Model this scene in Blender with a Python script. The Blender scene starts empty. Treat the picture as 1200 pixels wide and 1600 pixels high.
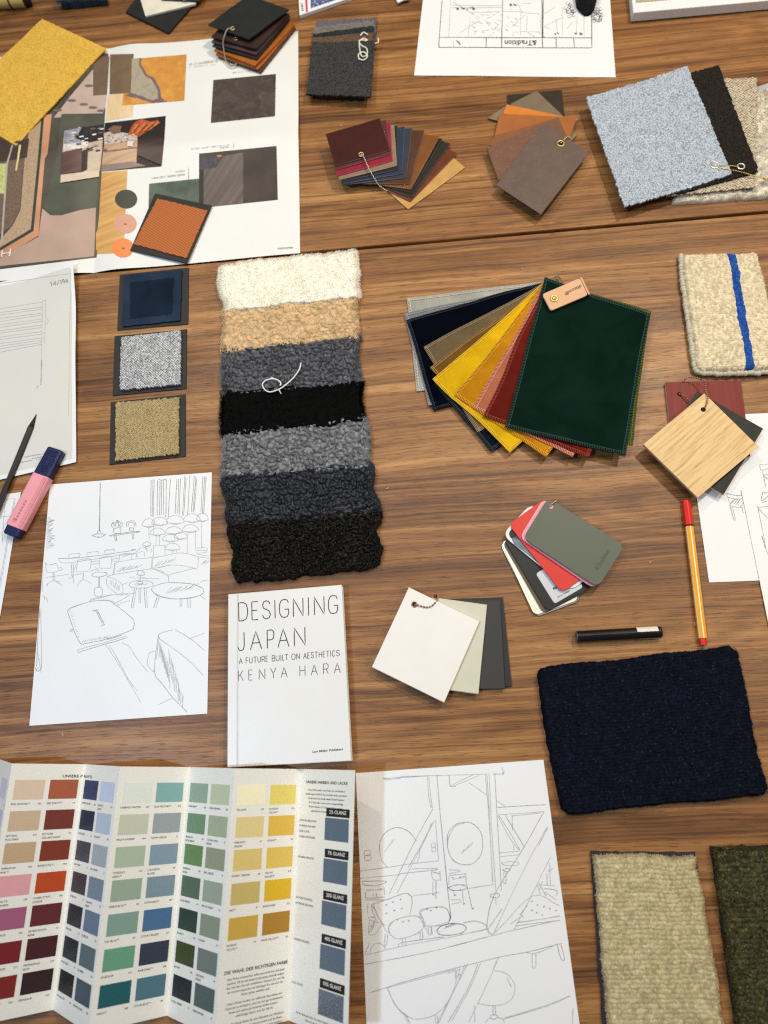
import bpy, math, random
import numpy as np
from mathutils import Vector, Matrix
random.seed(7); rng = np.random.default_rng(7)
D = bpy.data; S = bpy.context.scene; COL = S.collection
R = math.radians

# ------------------------------------------------------------------ camera, world, lamps, exposure
FPX, TILT, ROLL, CAMH = 1117.5, R(17.287), R(-12.209), 0.8410
_ct, _st, _c, _s = math.cos(TILT), math.sin(TILT), math.cos(ROLL), math.sin(ROLL)
FWD = Vector((0, _st, -_ct)); UP0 = Vector((0, _ct, _st)); RT0 = Vector((1, 0, 0))
RT = RT0 * _c + UP0 * _s; UPV = UP0 * _c - RT0 * _s
CAMP = Vector((0, 0, CAMH))
cd = D.cameras.new('camera'); cam = D.objects.new('camera', cd); COL.objects.link(cam); S.camera = cam
cd.sensor_fit = 'AUTO'; cd.sensor_width = 36; cd.lens = FPX / 1600 * 36
cd.clip_start = 0.02; cd.clip_end = 60
cd.dof.use_dof = True; cd.dof.focus_distance = 0.87; cd.dof.aperture_fstop = 3.3
m = Matrix.Identity(4)
for i in range(3):
    m[i][0], m[i][1], m[i][2], m[i][3] = RT[i], UPV[i], -FWD[i], CAMP[i]
cam.matrix_world = m

w = D.worlds.new('World'); S.world = w; w.use_nodes = True
bg = w.node_tree.nodes['Background']; bg.inputs[0].default_value = (0.92, 0.95, 1.0, 1); bg.inputs[1].default_value = 0.13

def lamp(name, kind, loc, target, power, col, size, cone=None, blend=0.6):
    d = D.lights.new(name, kind); o = D.objects.new(name, d); COL.objects.link(o)
    d.energy = power; d.color = col
    if kind == 'AREA': d.shape = 'DISK'; d.size = size
    else:
        d.shadow_soft_size = size
        if cone: d.spot_size = R(cone); d.spot_blend = blend
    o.location = loc
    o.rotation_euler = (Vector(target) - Vector(loc)).to_track_quat('-Z', 'Y').to_euler()
    return o
WARM = (1.0, 0.88, 0.70); NEUT = (1.0, 0.92, 0.80); COOL = (0.52, 0.74, 1.0)
lamp('track_spot', 'SPOT', (1.15, 1.15, 2.0), (0.5, 0.6, 0), 84, WARM, 0.055, 75, 0.9)
lamp('track_spot', 'SPOT', (-0.55, 1.75, 2.1), (0.0, 0.75, 0), 46, WARM, 0.055, 75, 0.9)
lamp('track_spot', 'SPOT', (-1.15, 0.0, 2.3), (-0.3, 0.4, 0), 84, COOL, 0.06, 62, 1.0)
lamp('track_spot', 'SPOT', (1.5, 0.1, 1.9), (0.15, 0.3, 0), 36, WARM, 0.06, 72, 1.0)
lamp('ceiling_bounce_fill', 'AREA', (0.1, 1.1, 2.6), (0.1, 0.4, 0), 16, (1.0, 0.95, 0.9), 1.6)  # unseen fill lamp added for soft bounce from above

vs = S.view_settings
vs.view_transform = 'Standard'; vs.look = 'None'; vs.gamma = 1; vs.use_curve_mapping = False; vs.exposure = 0.20
S.cycles.use_denoising = False; S.cycles.use_adaptive_sampling = False; S.cycles.sample_clamp_indirect = 4; S.cycles.sample_clamp_direct = 12
S.cycles.max_bounces = 6; S.cycles.filter_width = 1.2

# ------------------------------------------------------------------ placing: a photograph position turned into a point at height z
def ray(x, y):
    return FWD * FPX + RT * (x - 600) + UPV * (800 - y)
def W(x, y, z=0.0):
    d = ray(x, y); t = (z - CAMH) / d.z
    return CAMP + d * t
def on_plane(x, y, p, n):
    d = ray(x, y); t = (p - CAMP).dot(n) / d.dot(n)
    return CAMP + d * t
MM = 0.001

# ------------------------------------------------------------------ objects
ROOTM = {}
def frame(o=(0, 0, 0), a=0.0):
    return Matrix.Translation(Vector(o)) @ Matrix.Rotation(a, 4, 'Z')
def tag(o, label, cat, group=None, kind=None):
    if label: o['label'] = label
    if cat: o['category'] = cat
    if group: o['group'] = group
    if kind: o['kind'] = kind
    return o
def thing(name, label, cat, o, a=0.0, group=None):
    e = D.objects.new(name, None); COL.objects.link(e); e.empty_display_size = 0.02
    M = frame(o, a); e.matrix_world = M; ROOTM[e.name] = M
    return tag(e, label, cat, group)
def make(name, verts, faces, mats, parent=None, smooth=False, o=None, a=0.0, fm=None, uv=None):
    """one mesh object from world-space vertices"""
    if not isinstance(mats, (list, tuple)): mats = [mats]
    V = np.array([tuple(v) for v in verts], dtype=float) if not isinstance(verts, np.ndarray) else verts
    if o is None:
        c = (V.min(0) + V.max(0)) / 2; o = (c[0], c[1], V[:, 2].min())
    M = frame(o, a); Mi = np.array(M.inverted())
    L = V @ Mi[:3, :3].T + Mi[:3, 3]
    me = D.meshes.new(name)
    me.from_pydata(L.tolist(), [], faces if isinstance(faces, list) else faces.tolist())
    for mt in mats: me.materials.append(mt)
    if fm is not None: me.polygons.foreach_set('material_index', np.array(fm, dtype=np.int32))
    if smooth: me.polygons.foreach_set('use_smooth', np.ones(len(me.polygons), dtype=bool))
    if uv is not None:
        ul = me.uv_layers.new(name='UVMap')
        li = np.zeros(len(me.loops), dtype=np.int32); me.loops.foreach_get('vertex_index', li)
        ul.data.foreach_set('uv', np.asarray(uv, dtype=np.float32)[li].ravel())
    me.update()
    ob = D.objects.new(name, me); COL.objects.link(ob)
    if parent is not None:
        ob.parent = parent; ob.matrix_local = ROOTM[parent.name].inverted() @ M
    else: ob.matrix_world = M
    ROOTM[ob.name] = M
    return ob
class MB:
    def __init__(s): s.v = []; s.f = []; s.m = []
    def add(s, vs, fs, mi=0):
        n = len(s.v); s.v += [tuple(v) for v in vs]; s.f += [[i + n for i in f] for f in fs]; s.m += [mi] * len(fs)
    def build(s, name, mats, parent=None, smooth=False, o=None, a=0.0):
        return make(name, s.v, s.f, mats, parent, smooth, o, a, s.m)

def quadW(q, z): return [W(x, y, z) for x, y in q]
def sheet(name, Q, thick, mat, parent=None, nx=2, ny=2, zf=None, jit=0.0, smooth=True, a=None, warp=None):
    """closed thin sheet over the world quad Q (tl, tr, br, bl); UV in metres along its edges"""
    Q = [np.array(p) for p in Q]
    u = np.linspace(0, 1, nx + 1); v = np.linspace(0, 1, ny + 1)
    U, Vv = np.meshgrid(u, v)
    P = ((1 - U) * (1 - Vv))[..., None] * Q[0] + (U * (1 - Vv))[..., None] * Q[1] + (U * Vv)[..., None] * Q[2] + ((1 - U) * Vv)[..., None] * Q[3]
    wd = (np.linalg.norm(Q[1] - Q[0]) + np.linalg.norm(Q[2] - Q[3])) / 2; hd = (np.linalg.norm(Q[3] - Q[0]) + np.linalg.norm(Q[2] - Q[1])) / 2
    if jit:
        B = np.zeros_like(U, dtype=bool); B[0] = B[-1] = True; B[:, 0] = B[:, -1] = True
        P[..., 0] += np.where(B, rng.normal(0, jit, U.shape), 0); P[..., 1] += np.where(B, rng.normal(0, jit, U.shape), 0)
    if warp is not None:
        dx, dy = warp(P[..., 0], P[..., 1]); P[..., 0] += dx; P[..., 1] += dy
    if zf is not None: P[..., 2] += zf(P[..., 0], P[..., 1], U, Vv)
    n = (nx + 1) * (ny + 1)
    top = P.reshape(-1, 3).copy(); bot = top.copy(); bot[:, 2] -= thick
    uvc = np.stack([U * wd, (1 - Vv) * hd], -1).reshape(-1, 2)
    idx = np.arange(n).reshape(ny + 1, nx + 1)
    a0, b0, c0, d0 = idx[:-1, :-1].ravel(), idx[:-1, 1:].ravel(), idx[1:, 1:].ravel(), idx[1:, :-1].ravel()
    F = np.concatenate([np.stack([a0, d0, c0, b0], 1), np.stack([a0, b0, c0, d0], 1) + n])
    ring = np.concatenate([idx[0, :-1], idx[:-1, -1], idx[-1, ::-1][:-1], idx[::-1, 0][:-1]])
    nxt = np.roll(ring, -1)
    Sd = np.stack([ring, nxt, nxt + n, ring + n], 1)
    e = Q[1] - Q[0]; ang = math.atan2(e[1], e[0]) if a is None else a
    # duplicate the rim so the edge stays crisp
    k = 2 * n; vv = np.concatenate([top, bot, top[ring], bot[ring]]); m_ = len(ring); r0 = np.arange(m_)
    Sd = np.stack([r0, np.roll(r0, -1), np.roll(r0, -1) + m_, r0 + m_], 1) + k
    uvs = np.concatenate([uvc, uvc, uvc[ring], uvc[ring]])
    return make(name, vv, np.concatenate([F, Sd]), mat, parent, smooth, None, ang, None, uvs)
def rounded(P, r, k=6):
    """round the corners of a polygon of 2-D/3-D points"""
    out = []; n = len(P)
    for i in range(n):
        p, a, b = Vector(P[i]), Vector(P[i - 1]), Vector(P[(i + 1) % n])
        da, db = (a - p).normalized(), (b - p).normalized()
        for j in range(k + 1):
            t = j / k; out.append(((p + da * r) * (1 - t) ** 2 + p * 2 * t * (1 - t) + (p + db * r) * t ** 2))
    return out
def slab(name, P, thick, mat, parent=None, bev=0.0003, a=None, edge=None):
    """prism under the polygon P (world points, its top), small bevel, UV in metres"""
    P = [Vector(p) for p in P]; n = len(P)
    c = sum(P, Vector()) / n
    ins = [p + (c - p).normalized() * bev * 1.4 for p in P]
    dz = Vector((0, 0, 1))
    V = ins + [p - dz * bev for p in P] + [p - dz * thick for p in P]
    area = sum(P[i].x * P[(i + 1) % n].y - P[(i + 1) % n].x * P[i].y for i in range(n))
    F = [list(range(n))]; fm = [0]
    for i in range(n):
        j = (i + 1) % n
        F.append([j, i, n + i, n + j]); fm.append(0)
        F.append([n + j, n + i, 2 * n + i, 2 * n + j]); fm.append(1 if edge else 0)
    F.append([2 * n + i for i in range(n)][::-1]); fm.append(1 if edge else 0)
    if area < 0: F = [f[::-1] for f in F]
    e = P[1] - P[0]; ang = math.atan2(e.y, e.x) if a is None else a
    ca, sa = math.cos(-ang), math.sin(-ang)
    uv = [((p.x - P[0].x) * ca - (p.y - P[0].y) * sa, (p.x - P[0].x) * sa + (p.y - P[0].y) * ca) for p in V]
    return make(name, V, F, [mat, edge] if edge else mat, parent, False, None, ang, fm, uv)
def tube(mb, pts, r, k=8, mi=0, r1=None):
    pts = [Vector(p) for p in pts]; n = len(pts); rings = []
    for i, p in enumerate(pts):
        t = (pts[min(i + 1, n - 1)] - pts[max(i - 1, 0)]).normalized()
        s = t.cross(Vector((0, 0, 1)))
        s = s.normalized() if s.length > 1e-4 else Vector((1, 0, 0))
        u = s.cross(t); rr = r if r1 is None else r + (r1 - r) * i / (n - 1)
        rings.append([p + (s * math.cos(6.2832 * j / k) + u * math.sin(6.2832 * j / k)) * rr for j in range(k)])
    V = [v for rg in rings for v in rg]; F = []
    for i in range(n - 1):
        for j in range(k):
            a_, b_ = i * k + j, i * k + (j + 1) % k
            F.append([a_, b_, b_ + k, a_ + k])
    F.append(list(range(k))[::-1]); F.append([(n - 1) * k + j for j in range(k)])
    mb.add(V, F, mi)
def ball(mb, c, r, mi=0, nu=8, nv=6):
    V = [Vector(c) + Vector((0, 0, r))]; F = []
    for i in range(1, nv):
        th = math.pi * i / nv
        for j in range(nu):
            ph = 6.2832 * j / nu; V.append(Vector(c) + Vector((math.sin(th) * math.cos(ph), math.sin(th) * math.sin(ph), math.cos(th))) * r)
    V.append(Vector(c) - Vector((0, 0, r))); L = len(V) - 1
    for j in range(nu):
        F.append([0, 1 + j, 1 + (j + 1) % nu]); F.append([L, L - nu + (j + 1) % nu, L - nu + j])
    for i in range(nv - 2):
        for j in range(nu):
            a_, b_ = 1 + i * nu + j, 1 + i * nu + (j + 1) % nu; F.append([a_, a_ + nu, b_ + nu, b_])
    mb.add(V, F, mi)
def torus(mb, c, Rr, r, mi=0, nu=20, nv=8, tilt=None):
    V = []; F = []
    Mx = tilt or Matrix.Identity(3)
    for i in range(nu):
        a_ = 6.2832 * i / nu
        for j in range(nv):
            b_ = 6.2832 * j / nv
            V.append(Vector(c) + Mx @ Vector(((Rr + r * math.cos(b_)) * math.cos(a_), (Rr + r * math.cos(b_)) * math.sin(a_), r * math.sin(b_))))
    for i in range(nu):
        for j in range(nv):
            F.append([i * nv + j, ((i + 1) % nu) * nv + j, ((i + 1) % nu) * nv + (j + 1) % nv, i * nv + (j + 1) % nv])
    mb.add(V, F, mi)
def smooth_pts(P, k=6, closed=False):
    P = [Vector(p) for p in P]; n = len(P); out = []
    if n < 3: 
        return [P[0].lerp(P[-1], i / k) for i in range(k + 1)]
    for i in range(n - 1):
        p0, p1, p2, p3 = P[max(i - 1, 0)], P[i], P[i + 1], P[min(i + 2, n - 1)]
        for j in range(k):
            t = j / k
            out.append(0.5 * ((2 * p1) + (p2 - p0) * t + (2 * p0 - 5 * p1 + 4 * p2 - p3) * t * t + (3 * p1 - p0 - 3 * p2 + p3) * t ** 3))
    out.append(P[-1]); return out
def resample(P, step):
    P = [Vector(p) for p in P]; out = [P[0]]; acc = 0
    for a_, b_ in zip(P, P[1:]):
        L = (b_ - a_).length; t = step - acc
        while t <= L:
            out.append(a_.lerp(b_, t / L)); t += step
        acc = (acc + L) % step
    return out
def chain(parent, pts, mat, r=0.0011, step=0.0028, name='ball_chain'):
    mb = MB(); P = smooth_pts(pts, 10)
    for p in resample(P, step): ball(mb, p, r)
    tube(mb, resample(P, 0.002), 0.0003, 5)
    return mb.build(name, mat, parent, True)
def eyelet(parent, p, mat, dark, Rr=0.0035, r=0.0009):
    mb = MB(); torus(mb, Vector(p) + Vector((0, 0, r * 0.3)), Rr, r, 0)
    k = 16; V = [Vector(p) + Vector((math.cos(6.2832 * i / k) * Rr, math.sin(6.2832 * i / k) * Rr, 0.00025)) for i in range(k)]
    mb.add(V, [list(range(k))], 1)  # flat dark disc paints the shade inside the eyelet
    return mb.build('eyelet', [mat, dark], parent, True)

# ------------------------------------------------------------------ materials
def lin(c):
    c = c / 255.0
    return c / 12.92 if c <= 0.04045 else ((c + 0.055) / 1.055) ** 2.4
def C(r, g, b): return (lin(r), lin(g), lin(b), 1)
class NT:
    def __init__(s, name):
        s.mat = D.materials.new(name); s.mat.use_nodes = True; s.t = s.mat.node_tree; s.n = s.t.nodes; s.l = s.t.links
        s.p = s.n['Principled BSDF']
    def new(s, typ, **kw):
        x = s.n.new(typ)
        for k, v in kw.items(): setattr(x, k, v)
        return x
    def put(s, sock, v):
        if hasattr(v, 'is_output') or isinstance(v, bpy.types.NodeSocket): s.l.new(v, sock)
        else: sock.default_value = v
    def math(s, op, a, b=0.0, c=None):
        x = s.new('ShaderNodeMath', operation=op); s.put(x.inputs[0], a); s.put(x.inputs[1], b)
        if c is not None: s.put(x.inputs[2], c)
        return x.outputs[0]
    def mix(s, f, a, b, mode='MIX'):
        x = s.new('ShaderNodeMix', data_type='RGBA', blend_type=mode); s.put(x.inputs[0], f); s.put(x.inputs[6], a); s.put(x.inputs[7], b)
        return x.outputs[2]
    def noise(s, vec, scale, detail=3, rough=0.55, dist=0.0):
        x = s.new('ShaderNodeTexNoise'); s.put(x.inputs['Vector'], vec); s.put(x.inputs['Scale'], scale)
        x.inputs['Detail'].default_value = detail; x.inputs['Roughness'].default_value = rough; x.inputs['Distortion'].default_value = dist
        return x.outputs[0]
    def vor(s, vec, scale, rand=1.0, out='Distance', feat='F1'):
        x = s.new('ShaderNodeTexVoronoi', feature=feat); s.put(x.inputs['Vector'], vec); s.put(x.inputs['Scale'], scale); x.inputs['Randomness'].default_value = rand
        return x.outputs[out]
    def ramp(s, f, pts):
        x = s.new('ShaderNodeValToRGB'); cr = x.color_ramp
        while len(cr.elements) < len(pts): cr.elements.new(0.5)
        for e, (p, c) in zip(cr.elements, pts): e.position = p; e.color = c
        s.put(x.inputs[0], f); return x.outputs[0]
    def mapr(s, f, a, b, c, d):
        x = s.new('ShaderNodeMapRange'); s.put(x.inputs[0], f)
        for i, v in enumerate((a, b, c, d)): x.inputs[i + 1].default_value = v
        return x.outputs[0]
    def coord(s, k='Object'): return s.new('ShaderNodeTexCoord').outputs[k]
    def mapping(s, vec, scale=(1, 1, 1), rot=(0, 0, 0), loc=(0, 0, 0)):
        x = s.new('ShaderNodeMapping'); s.put(x.inputs[0], vec); x.inputs['Scale'].default_value = scale; x.inputs['Rotation'].default_value = rot; x.inputs['Location'].default_value = loc
        return x.outputs[0]
    def bump(s, h, strength=0.3, dist=0.0005):
        x = s.new('ShaderNodeBump'); s.put(x.inputs['Height'], h); x.inputs['Strength'].default_value = strength; x.inputs['Distance'].default_value = dist
        s.l.new(x.outputs[0], s.p.inputs['Normal']); return x
    def base(s, v): s.put(s.p.inputs['Base Color'], v)
    def rough(s, v): s.put(s.p.inputs['Roughness'], v)
    def set(s, **kw):
        for k, v in kw.items(): s.p.inputs[k.replace('_', ' ')].default_value = v
        return s
_mc = {}
def plain(name, c, rough=0.55, var=0.10, vs=60, bump=0.15, bs=900, spec=0.32, metal=0.0, coat=0.0, sheen=0.0):
    n = NT(name); co = n.coord()
    f = n.noise(co, vs, 4)
    dk = tuple(x * (1 - var) for x in c[:3]) + (1,); lt = tuple(min(1, x * (1 + var)) for x in c[:3]) + (1,)
    n.base(n.ramp(f, [(0.3, dk), (0.7, lt)]))
    n.rough(n.mapr(n.noise(co, vs * 0.6, 3), 0.3, 0.7, max(0.02, rough - 0.06), rough + 0.06))
    if bump: n.bump(n.noise(co, bs, 2), bump, 0.0002)
    n.set(Specular_IOR_Level=spec, Metallic=metal, Coat_Weight=coat, Sheen_Weight=sheen)
    return n.mat
def paper(name, c=C(236, 236, 236), rough=0.42, stain=0.0, spec=0.45):
    n = NT(name); co = n.coord()
    f = n.noise(co, 9, 4)
    d = tuple(x * 0.955 for x in c[:3]) + (1,)
    col = n.ramp(f, [(0.3, d), (0.65, c)])
    if stain:
        s_ = n.mapr(n.noise(co, 14, 3), 0.55, 0.75, 0, stain)
        col = n.mix(s_, col, C(226, 214, 178))
    sp = n.mapr(n.noise(co, 260, 2), 0.70, 0.76, 0, 0.12)
    col = n.mix(sp, col, C(150, 150, 150))
    n.base(col); n.rough(rough); n.set(Specular_IOR_Level=spec)
    n.bump(n.noise(co, 500, 3), 0.08, 0.0002)
    return n.mat
def leather(name, c, rough=0.45, grain=700, bump=0.35, var=0.16, speck=None):
    n = NT(name); co = n.coord()
    f = n.noise(co, 45, 5, 0.6)
    dk = tuple(x * (1 - var) for x in c[:3]) + (1,); lt = tuple(x * (1 + var) for x in c[:3]) + (1,)
    col = n.ramp(f, [(0.3, dk), (0.7, lt)])
    v = n.vor(co, grain, 1.0)
    if speck: col = n.mix(n.mapr(n.noise(co, 420, 2), 0.60, 0.72, 0, 0.3), col, speck)
    n.base(col); n.rough(rough); n.bump(n.math('ADD', v, n.noise(co, 200, 3)), bump, 0.0003); n.set(Specular_IOR_Level=0.18)
    return n.mat
def weave(name, ca, cb, yarn=1.4, bump=0.9, var=0.35, twill=0.0, rand=0.45, fuzz=0.35):
    """cloth: one Voronoi cell per yarn crossing, in metres along the cloth's own edges"""
    n = NT(name); uv = n.coord('UV')
    k = 1000.0 / yarn
    vec = n.mapping(uv, (1, 1, 1), (0, 0, R(twill)))
    d = n.vor(vec, k, rand)
    cc = n.new('ShaderNodeSeparateColor'); n.l.new(n.vor(vec, k, rand, 'Color'), cc.inputs[0])
    col = n.mix(n.mapr(d, 0.28, 0.78, 0, 1), ca, cb)
    dk = n.mix(1.0, col, (1 - var, 1 - var, 1 - var, 1), 'MULTIPLY')
    col = n.mix(cc.outputs[0], col, dk)
    big = n.mapr(n.noise(uv, 60, 4), 0.3, 0.7, 0.92, 1.08)
    gv = n.new('ShaderNodeCombineColor'); [n.l.new(big, gv.inputs[i]) for i in range(3)]
    col = n.mix(1.0, col, gv.outputs[0], 'MULTIPLY')
    n.base(col); n.rough(0.9)
    n.bump(n.math('ADD', n.math('MULTIPLY', d, -1.0), n.math('MULTIPLY', n.noise(uv, 2500, 2), fuzz)), bump, yarn * 0.0005)
    n.set(Specular_IOR_Level=0.10)
    return n.mat
def velvet(name, c, sheen=0.25, tint=None):
    n = NT(name); co = n.coord()
    f = n.noise(co, 18, 4, 0.55, 0.6)
    dk = tuple(x * 0.72 for x in c[:3]) + (1,); lt = tuple(min(1, x * 1.25) for x in c[:3]) + (1,)
    col = n.ramp(f, [(0.30, dk), (0.70, lt)])
    fine = n.mapr(n.noise(co, 1400, 2), 0.3, 0.7, 0.75, 1.2)
    gv = n.new('ShaderNodeCombineColor'); [n.l.new(fine, gv.inputs[i]) for i in range(3)]
    n.base(n.mix(1.0, col, gv.outputs[0], 'MULTIPLY')); n.rough(0.95); n.set(Specular_IOR_Level=0.0, Sheen_Weight=sheen * .25, Sheen_Roughness=0.4)
    n.p.inputs['Sheen Tint'].default_value = tint or tuple(min(1, x * 2.2 + 0.03) for x in c[:3]) + (1,)
    n.bump(n.noise(co, 1800, 2), 0.4, 0.0003)
    return n.mat
def wool(name, ca, cb, scale=140, sheen=0.2, glint=None, tone=0.25, spec=0.12, rough=0.8):
    n = NT(name); co = n.coord()
    f = n.noise(co, scale, 4, 0.6)
    col = n.ramp(f, [(0.33, ca), (0.68, cb)])
    if glint: col = n.mix(n.mapr(n.noise(co, 420, 2), 0.62, 0.70, 0, 0.8), col, glint)  # specks in the base colour stand in for glints of light
    at_ = n.new('ShaderNodeAttribute'); at_.attribute_name = 'tone'
    tn = n.mapr(at_.outputs['Fac'], 0, 1, 1 - tone, 1 + tone); gv = n.new('ShaderNodeCombineColor'); [n.l.new(tn, gv.inputs[i]) for i in range(3)]
    col = n.mix(1.0, col, gv.outputs[0], 'MULTIPLY')
    n.base(col); n.rough(rough); n.set(Specular_IOR_Level=spec, Sheen_Weight=sheen, Sheen_Roughness=0.5)
    n.p.inputs['Sheen Tint'].default_value = cb
    n.bump(n.noise(co, 1500, 3), 0.3, 0.0004)
    return n.mat
def walnut(name, shift):
    n = NT(name); co = n.mapping(n.coord(), loc=shift)
    sp = n.new('ShaderNodeSeparateXYZ'); n.l.new(co, sp.inputs[0])
    # slow meander of the grain, plus a stronger one that makes the cathedral figure
    w1 = n.math('MULTIPLY', n.math('SUBTRACT', n.noise(n.mapping(co, (1.1, 3.0, 1)), 1.0, 2, 0.5), 0.5), 0.030)
    w2 = n.math('MULTIPLY', n.math('SUBTRACT', n.noise(n.mapping(co, (5.0, 16.0, 1)), 1.0, 2, 0.5), 0.5), 0.010)
    y2 = n.math('ADD', n.math('ADD', sp.outputs[1], w1), w2)
    cb = n.new('ShaderNodeCombineXYZ'); n.l.new(sp.outputs[0], cb.inputs[0]); n.l.new(y2, cb.inputs[1])
    v = cb.outputs[0]
    broad = n.noise(n.mapping(v, (0.7, 14, 1)), 1.0, 2, 0.5)
    streak = n.noise(n.mapping(v, (0.9, 95, 1)), 1.0, 3, 0.60)
    thin = n.noise(n.mapping(v, (1.8, 290, 1)), 1.0, 3, 0.65)
    fine = n.noise(n.mapping(v, (9.0, 800, 1)), 1.0, 3, 0.6)
    fig = n.math('SINE', n.math('MULTIPLY', n.noise(n.mapping(co, (1.5, 9, 1), loc=(3, 5, 0)), 1.0, 1, 0.4), 95.0))
    t = n.math('ADD', n.math('MULTIPLY', broad, 0.55), n.math('MULTIPLY', streak, 0.36))
    t = n.math('ADD', t, n.math('MULTIPLY', thin, 0.40))
    t = n.math('ADD', t, n.math('MULTIPLY', fig, 0.028))
    t = n.math('ADD', t, n.math('MULTIPLY', fine, 0.14))
    col = n.ramp(t, [(0.50, C(56, 37, 22)), (0.60, C(92, 59, 32)), (0.69, C(130, 86, 47)), (0.78, C(156, 108, 61)), (0.90, C(183, 135, 82))])
    line = n.mapr(n.noise(n.mapping(v, (0.8, 170, 1), loc=(7, 3, 0)), 1.0, 2, 0.5), 0.60, 0.68, 0.0, 0.55)
    col = n.mix(line, col, C(66, 41, 23))
    pore = n.mapr(n.noise(n.mapping(v, (42, 820, 1)), 1.0, 2, 0.5), 0.58, 0.65, 0.0, 0.58)
    col = n.mix(pore, col, C(56, 35, 20))
    fl = n.mapr(n.noise(n.mapping(co, (14, 90, 1), (0, 0, R(28))), 1.0, 2), 0.35, 0.7, 0.93, 1.07)
    kn = n.vor(n.mapping(v, (1.6, 7.5, 1), loc=(.35, .2, 0)), 1.0, 1.0)
    kd = n.mapr(kn, 0.02, 0.055, 0.75, 0.0); col = n.mix(kd, col, C(46, 28, 16))
    gv = n.new('ShaderNodeCombineColor'); [n.l.new(fl, gv.inputs[i]) for i in range(3)]
    col = n.mix(1.0, col, gv.outputs[0], 'MULTIPLY')
    sm = n.noise(n.mapping(co, (3, 4, 1)), 1.0, 4, 0.6, 0.5)
    sc = n.mapr(n.vor(n.mapping(co, (22, 4, 1), (0, 0, R(62))), 1.0, 1.0, 'Distance', 'DISTANCE_TO_EDGE'), 0.0, 0.004, 0.10, 0.0)
    sc = n.math('MULTIPLY', sc, n.mapr(n.noise(co, 5, 2), 0.5, 0.62, 0, 1)); col = n.mix(sc, col, C(190, 150, 105))
    n.base(col); n.rough(n.math('ADD', n.mapr(fine, 0.3, 0.7, 0.36, 0.46), n.mapr(sm, 0.3, 0.7, -0.05, 0.07))); n.set(Specular_IOR_Level=0.34)
    n.bump(n.math('SUBTRACT', n.math('MULTIPLY', fine, 0.4), pore), 0.30, 0.0003)
    return n.mat
def veneer(name, pts, sx=6, sy=230, rough=0.5):
    n = NT(name); uv = n.coord('UV')
    wv = n.noise(n.mapping(uv, (8, 20, 1)), 1.0, 2)
    sp = n.new('ShaderNodeSeparateXYZ'); n.l.new(uv, sp.inputs[0])
    cb = n.new('ShaderNodeCombineXYZ'); n.l.new(sp.outputs[0], cb.inputs[0]); n.l.new(n.math('ADD', sp.outputs[1], n.math('MULTIPLY', wv, 0.012)), cb.inputs[1])
    f = n.noise(n.mapping(cb.outputs[0], (sx, sy, 1)), 1.0, 4, 0.6)
    g = n.noise(n.mapping(cb.outputs[0], (sx * 8, sy * 4, 1)), 1.0, 2, 0.6)
    t = n.math('ADD', n.math('MULTIPLY', f, 0.8), n.math('MULTIPLY', g, 0.25))
    n.base(n.ramp(t, pts)); n.rough(rough); n.bump(t, 0.15, 0.0002); n.set(Specular_IOR_Level=0.18)
    return n.mat
def ink(name, c=C(40, 40, 42), rough=0.6, faint=0.0, under=C(225, 225, 225)):
    n = NT(name); co = n.coord()
    f = n.mapr(n.noise(co, 900, 2), 0.35, 0.65, 0.0, faint)
    n.base(n.mix(f, c, under)); n.rough(rough); return n.mat

# ------------------------------------------------------------------ printing and drawing
def flat(z, zf=None):
    if zf is None: return lambda x, y: W(x, y, z)
    def pr(x, y):
        p = W(x, y, z); 
        for _ in range(2): p = W(x, y, z + float(zf(p.x, p.y)))
        return p
    return pr
_tx = {}
def textmesh(s, off=0.0):
    k = (s, off)
    if k in _tx: return _tx[k]
    cu = D.curves.new('t', 'FONT'); cu.body = s; cu.size = 1; cu.resolution_u = 2; cu.offset = off
    o = D.objects.new('t', cu); COL.objects.link(o)
    me = o.to_mesh()
    V = [tuple(v.co) for v in me.vertices]; F = [list(p.vertices) for p in me.polygons]
    o.to_mesh_clear(); D.objects.remove(o); D.curves.remove(cu)
    _tx[k] = (V, F); return _tx[k]
CAPH = 0.70
def text(mb, s, p0, p1, h, proj, mi=0, up=None, off=0.0, fit=True):
    V, F = textmesh(s, off)
    if not V: return
    xs = [v[0] for v in V]; x0, x1 = min(xs), max(xs)
    d = Vector((p1[0] - p0[0], p1[1] - p0[1])); L = d.length; dn = d / L
    u = Vector(up).normalized() if up else Vector((dn.y, -dn.x))
    k = L / max(x1 - x0, 1e-6) if fit else h / CAPH
    out = []
    for x, y, z in V:
        q = Vector(p0) + dn * (x - x0) * k + u * (y / CAPH * h); out.append(proj(q.x, q.y))
    mb.add(out, F, mi)
def resample_line(P):
    out = []
    for a_, b_ in zip(P, P[1:]): out += [a_.lerp(b_, i / 4) for i in range(4)]
    return out + [P[-1]]
def stroke(mb, pts, wd, proj, mi=0, curve=True, jit=0.25, even=False):
    P = [Vector((x, y, 0)) for x, y in pts]
    if curve and len(P) > 2: P = smooth_pts(P, 5)
    elif not curve: P = resample_line(P)
    elif len(P) == 2: P = [P[0].lerp(P[1], i / 5) for i in range(6)]
    Q = [proj(p.x + random.uniform(-jit, jit), p.y + random.uniform(-jit, jit)) for p in P]
    V = []; n = len(Q)
    for i, q in enumerate(Q):
        t = Q[min(i + 1, n - 1)] - Q[max(i - 1, 0)]; t.z = 0
        s = Vector((-t.y, t.x, 0)); s = s.normalized() * wd * 0.5 * (1.0 if even else random.uniform(0.75, 1.2)) if s.length > 1e-9 else Vector((wd * .5, 0, 0))
        V += [q + s, q - s]
    mb.add(V, [[2 * i, 2 * i + 1, 2 * i + 3, 2 * i + 2] for i in range(n - 1)], mi)
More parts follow.
